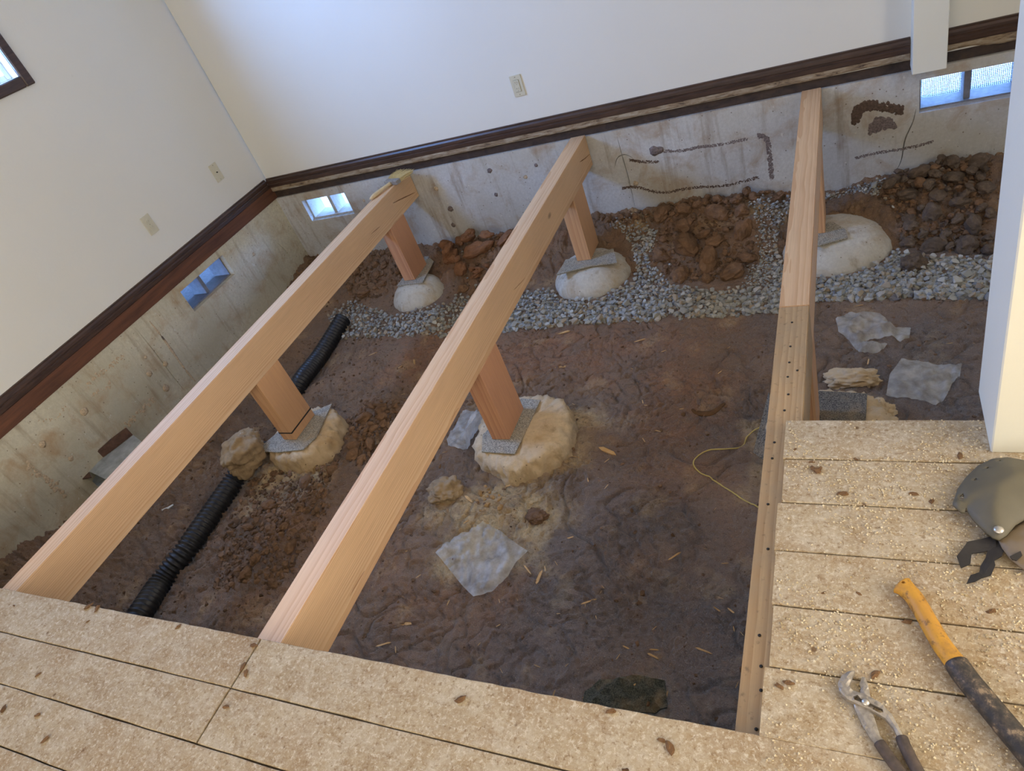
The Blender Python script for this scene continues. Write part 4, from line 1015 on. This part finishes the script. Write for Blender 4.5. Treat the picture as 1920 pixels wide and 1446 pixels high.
# ------------------------------------------------------------------ sheet metal duct piece by the left foundation
def duct():
    z = -0.50
    A, B, C, D = [pz(u, v, z) for u, v in ((163, 882), (250, 816), (263, 834), (192, 899))]
    c = A.copy(); r = empty('duct_piece', (c.x, c.y, z - 0.07)); tag(r, 'bent galvanised duct piece with rusty flange lying by the left foundation', 'sheet metal')
    ax = (B - A).normalized(); L = (B - A).length; cr_ = (D - A); cr_ -= ax * cr_.dot(ax); w = cr_.length; cr_.normalize(); up = Vector((0, 0, 1))
    def W(a, b, h): return ax * a + cr_ * b + up * (h + 0.07)
    def slab(nm, pts, t, mat):
        lo = [p - up * t for p in pts]; n = len(pts); f = [tuple(range(n)), tuple(range(n, 2 * n))[::-1]] + [(i, n + i, n + (i + 1) % n, (i + 1) % n) for i in range(n)]
        bm = bmesh.new(); me = mesh(nm, pts + lo, f); bm.from_mesh(me); bmesh.ops.recalc_face_normals(bm, faces=bm.faces); bm.to_mesh(me); bm.free(); return link(nm, me, mat, r)
    slab('top_sheet', [W(0, 0, 0), W(L, 0, 0), W(L, w, -0.01), W(0.03, w, -0.01)], 0.003, 'metal')
    pr = [(w * math.cos(math.pi * k / 10) * 0.5 + w * 0.5, -0.012 - 0.055 * math.sin(math.pi * k / 10)) for k in range(11)]     # rounded belly
    v = [W(-0.02, b, h) for b, h in pr] + [W(L, b, h) for b, h in pr]; f = [(k, k + 1, 12 + k, 11 + k) for k in range(10)] + [tuple(range(11)), tuple(range(11, 22))[::-1]]
    link('belly', mesh('belly', v, f, False), 'metal', r)
    slab('flange', [W(-0.05, -0.045, 0.045), W(L, -0.045, 0.045), W(L, -0.012, 0.050), W(-0.04, -0.012, 0.050)], 0.004, 'rust')
    slab('flange_side', [W(-0.05, -0.014, 0.047), W(L, -0.014, 0.047), W(L, -0.010, 0.047), W(-0.05, -0.010, 0.047)], 0.048, 'rust')
    slab('end_lip', [W(-0.085, -0.03, 0.01), W(-0.04, -0.045, 0.03), W(0.005, 0.0, 0.0), W(-0.01, w * 0.45, -0.004), W(-0.05, w * 0.2, -0.002)], 0.006, 'rust')
duct()

# ------------------------------------------------------------------ straw brush on the beam
def brush():
    z = BT + 0.012
    h0 = pz(694, 374, z); h1 = pz(733, 344, z); d = (h1 - h0).normalized(); s = Vector((-d.y, d.x, 0)).normalized()
    r = empty('hand_brush', (h1.x, h1.y, BT)); r.rotation_euler = (0, 0, math.atan2(d.y, d.x)); tag(r, 'straw hand brush with pale wooden handle lying on the far beam end', 'brush')
    L = (h1 - h0).length
    link('handle', sweep([Vector((-L + L * t, 0, 0.013 + 0.004 * math.sin(3 * t))) for t in [k / 10 for k in range(11)]], [0.006, .011, .013, .0135, .013, .012, .0115, .011, .0115, .012, .013], 12, True, 1, 'handle'), 'brush_handle', r)
    link('ferrule', box_me('ferrule', -0.005, 0.035, -0.062, 0.058, 0.002, 0.030, 0.004, 2), 'ferrule', r)
    V = []; Fc = []
    for i in range(420):
        y0 = random.uniform(-.058, .054); z0 = random.uniform(.004, .028); sp = y0 * 0.45 + random.uniform(-.012, .012); l = random.uniform(.075, .125); dz = random.uniform(-.004, .012)
        a = Vector((0.032, y0, z0)); b = Vector((0.032 + l, y0 + sp, max(0.003, z0 + dz))); m_ = (a + b) / 2 + Vector((0, 0, random.uniform(0, .006))); w = Vector((0, .0016, 0)); k = len(V)
        V += [a - w, a + w, m_ + w, m_ - w, b + w * .6, b - w * .6, a + Vector((0, 0, .002)), m_ + Vector((0, 0, .002)), b + Vector((0, 0, .001))]
        Fc += [(k, k + 1, k + 2, k + 3), (k + 3, k + 2, k + 4, k + 5), (k + 1, k + 6, k + 7, k + 2), (k + 6, k, k + 3, k + 7), (k + 2, k + 7, k + 8, k + 4), (k + 7, k + 3, k + 5, k + 8)]
    o = link('bristles', mesh('bristles', V, Fc), 'bristle', r); o['kind'] = 'stuff'
brush()

# ------------------------------------------------------------------ tools on the planks
def handle_tool():
    a = pz(1694, 1098, 0.018); pts = [(1688, 1096), (1700, 1106), (1716, 1124), (1740, 1165), (1765, 1208), (1795, 1248)]
    P = smooth_path([pz(u, v, 0.017) for u, v in pts], 6); n = len(P)
    c0 = P[0].copy(); r = empty('tool_handle', (c0.x, c0.y, 0)); tag(r, 'worn yellow wooden tool handle with long scuffed black grip on the planks', 'tool')
    loc = lambda q: q - Vector((c0.x, c0.y, 0))
    rad = []
    for i in range(n):
        t = i / (n - 1); w = 0.0185 + 0.005 * math.exp(-(t / 0.12) ** 2) - 0.002 * math.sin(t * 3.1); w *= 1 if i > 1 else (0.55, 0.85)[i]; rad.append((w, 0.0155 * (1 if i > 0 else .6)))
    hp = loc(P[3]); hc = sweep([hp + Vector((0, 0, -0.004)), hp + Vector((0, 0, 0.03))], [0.0032, 0.0032], 10, True, 1, 'c', Vector((0, 1, 0)))
    hm = sweep([loc(q) for q in P], rad, 18, True, 1, 'yellow_handle')
    for c_ in (hc, hm):
        bm = bmesh.new(); bm.from_mesh(c_); bmesh.ops.recalc_face_normals(bm, faces=bm.faces); bm.to_mesh(c_); bm.free()
    link('yellow_handle', carve(hm, [hc]), 'yellow', r)
    P2 = smooth_path([pz(u, v, 0.018) for u, v in [(1791, 1241), (1812, 1272), (1850, 1318), (1890, 1366), (1930, 1414), (1990, 1486)]], 6)
    link('black_grip', sweep([loc(q) for q in P2], [(0.0205, 0.018) if 0 < i < len(P2) - 1 else (0.018, 0.016) for i in range(len(P2))], 18, True, 1, 'black_grip'), 'blackgrip', r)
handle_tool()

def pliers():
    z0 = 0.004
    A = [pz(u, v, 0.014) for u, v in [(1590, 1260), (1603, 1259), (1597, 1274), (1592, 1287), (1600, 1296), (1622, 1303), (1650, 1318), (1672, 1340), (1688, 1370), (1697, 1386), (1686, 1390), (1676, 1368), (1660, 1348), (1640, 1336), (1610, 1322), (1588, 1312), (1574, 1297), (1571, 1282), (1578, 1268)]]
    B = [pz(u, v, 0.008) for u, v in [(1616, 1270), (1622, 1270), (1628, 1285), (1632, 1308), (1640, 1325), (1635, 1332), (1650, 1380), (1658, 1390), (1648, 1402), (1634, 1388), (1618, 1362), (1603, 1330), (1600, 1318), (1612, 1305), (1614, 1290), (1611, 1283)]]
    c = A[0]; r = empty('slip_joint_pliers', (c.x, c.y, 0)); tag(r, 'dirty steel slip joint pliers with worn dark grips on the planks', 'pliers')
    l2 = lambda P: [(p.x - c.x, p.y - c.y) for p in P]
    slot_ = [pz(u, v, 0.014) for u, v in [(1600, 1308), (1608, 1305), (1614, 1312), (1655, 1332), (1656, 1338), (1648, 1338), (1612, 1318), (1602, 1314)]]
    up = sheet_me('jaw_arm', l2(A), 0.006, lambda x, y, e: 0.016 + min(e, .003) * .6, holes=[l2(slot_)], thick=0.009, smooth=False)
    link('jaw_arm', up, 'tool_steel', r)
    link('lower_arm', sheet_me('lower_arm', l2(B), 0.006, lambda x, y, e: 0.0085 + min(e, .003) * .5, thick=0.007, smooth=False), 'tool_steel', r)
    bm = lump_bm((0.0072, 0.0072, 0.005), 1, 0.02, 1, 2); p = pz(1623, 1317, 0.018); link('pivot_bolt', bm_mesh(bm, 'pivot_bolt', True), 'rivet', r, (p.x - c.x, p.y - c.y, 0.018))
    for nm, pts, zz in (('grip', [(1690, 1382), (1697, 1400), (1712, 1430), (1730, 1462), (1752, 1500)], 0.011), ('grip', [(1648, 1392), (1660, 1410), (1676, 1432), (1700, 1462), (1730, 1498)], 0.009)):
        P = smooth_path([pz(u, v, zz) for u, v in pts], 5); link(nm, sweep([Vector((q.x - c.x, q.y - c.y, zz)) for q in P], [(.0088, .008)] + [(.0102, .0085)] * (len(P) - 1), 12, True, 1, nm), 'grip', r)
pliers()

def knee_pad():
    c = pz(1880, 950, 0.03); r = empty('knee_pad', (c.x, c.y, 0)); tag(r, 'olive hard shell knee pad with rivet and black straps on the planks', 'knee pad')
    L2 = lambda pix, z: [(pz(u, v, z).x - c.x, pz(u, v, z).y - c.y) for u, v in pix]
    up = [(1786, 942), (1796, 912), (1812, 890), (1835, 868), (1862, 856), (1890, 853), (1930, 860), (1990, 880), (1990, 950), (1930, 965), (1905, 980), (1888, 1000), (1874, 1008), (1862, 1004), (1845, 990), (1825, 970), (1816, 957), (1812, 948), (1809, 957), (1802, 956)]
    h = [[(1800, 930), (1806, 926), (1808, 933), (1804, 940), (1799, 938)], [(1826, 903), (1830, 900), (1832, 905), (1828, 907)], [(1849, 881), (1853, 880), (1854, 883), (1850, 884)], [(1872, 866), (1876, 865), (1877, 868), (1873, 869)]]
    link('shell', sheet_me('shell', L2(up, 0.035), 0.008, lambda x, y, e: 0.028 + 0.055 * (1 - math.exp(-e / 0.07)), holes=[L2(q, 0.035) for q in h], thick=0.004), 'olive', r)
    lo = [(1872, 1003), (1890, 990), (1930, 962), (1990, 950), (1990, 1060), (1935, 1070), (1915, 1056), (1895, 1040), (1880, 1020)]
    link('lower_shell', sheet_me('lower_shell', L2(lo, 0.03), 0.008, lambda x, y, e: 0.018 + 0.03 * (1 - math.exp(-e / 0.05)), thick=0.004), 'olive2', r)
    p = pz(1873, 992, 0.045); link('rivet', bm_mesh(lump_bm((.0095, .0095, .006), 2, .01, 1, 3), 'rivet', True), 'rivet', r, (p.x - c.x, p.y - c.y, 0.042))
    for pix, z0, tw in (([(1858, 1004), (1868, 1006), (1884, 1030), (1878, 1044), (1864, 1052), (1866, 1062), (1858, 1080), (1840, 1086), (1828, 1094), (1812, 1096), (1820, 1080), (1836, 1074), (1838, 1062), (1848, 1046), (1852, 1030)], 0.012, 0.012),
                        ([(1866, 1003), (1868, 1024), (1856, 1030), (1822, 1036), (1820, 1056), (1802, 1064), (1794, 1042), (1814, 1016), (1840, 1010)], 0.016, 0.010),
                        ([(1894, 1042), (1914, 1032), (1917, 1040), (1906, 1050), (1898, 1048)], 0.03, 0.004)):
        pl = L2(pix, z0); link('strap', sheet_me('strap', pl, 0.008, lambda x, y, e, z0=z0, tw=tw: z0 - 0.004 + tw * (0.5 + 0.9 * mnoise.noise(Vector((x * 22, y * 22, z0 * 99)))), thick=0.003, smooth=False), 'strap', r)
knee_pad()

# ------------------------------------------------------------------ twine, sticks, chips, nails
P = smooth_path([pg(u, v, 0.004) for u, v in [(1428, 800), (1408, 812), (1390, 830), (1362, 842), (1330, 844), (1308, 856), (1300, 870), (1312, 886), (1336, 898), (1360, 915), (1395, 938), (1428, 955)]], 8)
for p in P: p.z = max(p.z, gz(p.x, p.y) + 0.004)
tag(link('twine', sweep(P, [0.0028] * len(P), 6, True, 1, 'twine'), 'string'), 'thin yellow twine curving over the earth beside the dusty old beam', 'string')
P = smooth_path([pg(u, v, 0.010) for u, v in [(1297, 768), (1310, 776), (1335, 774), (1358, 757)]], 6)
tag(link('dry_leaf', sweep(P, [0.006 + 0.010 * math.sin(3.1 * i / (len(P) - 1)) for i in range(len(P))], 8, True, 0.5, 'dry_leaf'), 'bark'), 'curled dry brown leaf on open earth between the two long beams', 'leaf')
P = [pg(302, 955, 0.012), pg(312, 950, 0.014), pg(324, 948, 0.012)]
tag(link('plastic_scrap', sweep(P, [0.008, 0.010, 0.007], 8, True, 0.5, 'plastic_scrap'), 'white_plastic'), 'small white plastic scrap under the brush beam', 'scrap')

def chip_me(k):
    rr = random.Random(k); bm = bmesh.new(); w = rr.uniform(.08, .2); t = rr.uniform(.03, .07)
    lo = [(-1, -w * .4), (-.6, -w), (.7, -w * .8), (1, 0), (.6, w * .9), (-.7, w)]
    a = [bm.verts.new((x, y, -t)) for x, y in lo]; b = [bm.verts.new((x, y, t + 0.06 * math.sin(3 * x))) for x, y in lo]; bm.faces.new(b); bm.faces.new(a[::-1])
    for i in range(6): bm.faces.new((a[i], a[(i + 1) % 6], b[(i + 1) % 6], b[i]))
    return bm_mesh(bm, 'wood_chip')
CH = [chip_me(k) for k in range(6)]
for m_ in CH: m_.materials.append(M['chip'])
def chip(u, v, s, ang, me=None, label='pale wood chip lying on the dug earth', group='wood chips on the earth'):
    p = pg(u, v); o = link('wood_chip', me or random.choice(CH), None, None, (p.x, p.y, p.z + 0.006)); o.scale = (s, s, s); o.rotation_euler = (random.uniform(-.2, .2), random.uniform(-.15, .15), ang); tag(o, label, 'wood chip', group)
for u, v, s, a in [(1058, 625, .035, .2), (1053, 690, .035, .1), (1012, 1085, .03, 1.4), (990, 1070, .03, -.7), (1105, 1130, .03, .5), (765, 1170, .03, .3), (840, 1135, .02, 1.5), (1320, 1222, .03, -.3), (1160, 1233, .012, 1.2), (1225, 1232, .02, -.3), (1070, 1010, .015, .4), (1140, 848, .05, -.5),
                   (700, 665, .03, .6), (750, 690, .02, .5), (780, 685, .03, -1), (965, 905, .045, .6), (880, 938, .03, -.6), (1080, 858, .02, -.3), (1628, 680, .018, 1.4), (1610, 575, .02, .1), (1780, 648, .012, 0), (1245, 660, .014, .3), (1350, 700, .014, .9), (1200, 640, .03, .3), (1120, 580, .02, .1), (800, 595, .04, .3), (820, 600, .03, .5), (1265, 1045, .03, .8), (720, 1210, .03, .5)]: chip(u, v, s, a)
for _ in range(70):
    u = random.uniform(660, 1410); v = random.uniform(600, 1320)
    q = pg(u, v)
    if q.y < 0.6 or q.y > 2.85 or q.x > -0.25 or any((q.x - fx) ** 2 + (q.y - fy) ** 2 < (fr + .02) ** 2 for fx, fy, fr in FT): continue
    chip(u, v, random.uniform(.006, .016), random.uniform(0, 3.1))
BK = []
for k in range(4): m_ = bm_mesh(lump_bm((1, .6, .3), 60 + k, 1.1, 1.6, 2), 'bark_crumb'); m_.materials.append(M['bark']); BK.append(m_)
for u, v, s in [(1865, 938, .016), (1580, 925, .012), (1530, 882, .014), (1537, 880, .010), (1522, 865, .007), (1800, 853, .010), (1712, 925, .009), (1605, 860, .006), (1748, 938, .008), (1490, 842, .006), (865, 1310, .013), (1145, 1333, .010), (1240, 1387, .008), (1255, 1400, .013), (475, 1210, .012), (455, 1250, .012), (460, 1262, .011), (422, 1325, .009), (85, 1385, .012), (70, 1340, .009), (165, 1137, .014), (182, 1140, .012), (333, 1175, .009), (25, 1135, .006), (163, 1165, .006), (70, 1265, .009), (1175, 1450, .01), (1610, 1112, .006), (1700, 1165, .008), (1860, 1145, .008), (1545, 1110, .005), (1640, 1265, .01), (1478, 1280, .01), (1460, 1285, .008), (5, 1330, .012)]:
    p = pz(u, v, 0.004); o = link('bark_crumb', random.choice(BK), None, None, (p.x, p.y, s * 0.25)); o.scale = (s, s, s); o.rotation_euler = (0, 0, random.uniform(0, 6.28)); tag(o, 'brown bark crumb lying on the dusty planks', 'bark crumb', 'bark crumbs on the planks')
# sawdust on the right hand planks
sd = []
for _ in range(9000):
    y = random.uniform(0.35, 1.38); x = random.uniform(-0.17, 0.60)
    dens = 0.10 + 0.9 * sstep(-0.15, 0.35, float(perlin(np.array([x * 5]), np.array([y * 5]), 50)[0]) + 0.4 * (x > 0.12) * (y > .75))
    if random.random() > dens or (x > 0.25 and y > 1.27): continue
    sd.append((x, y, 0.0022, random.uniform(.0012, .0034)))
join_bits('sawdust', sd, STN[:4], 'saw', 'pale sawdust scattered over the planks by the tools', floor, 0.3)
# nails left in the dusty old beam
ob = [o for o in bpy.data.objects if o.get('label', '').startswith('dusty old beam')][0]
nm = sweep([Vector((0, 0, -0.002)), Vector((0, 0, 0.0012))], [0.0032, 0.0036], 8, True, 1, 'nail', Vector((0, 1, 0)))
for (u, v) in [(1485, 605), (1482, 650), (1480, 680), (1478, 740), (1477, 707), (1495, 695), (1452, 830), (1448, 860), (1440, 946), (1424, 1192), (1427, 1250), (1427, 1295), (1418, 1368), (1440, 1030), (1471, 770)]:
    p = pz(u, v, BT); o = link('nail', nm, 'slot', ob); o.location = (p.x - ob.location.x, p.y - ob.location.y, 0.0)
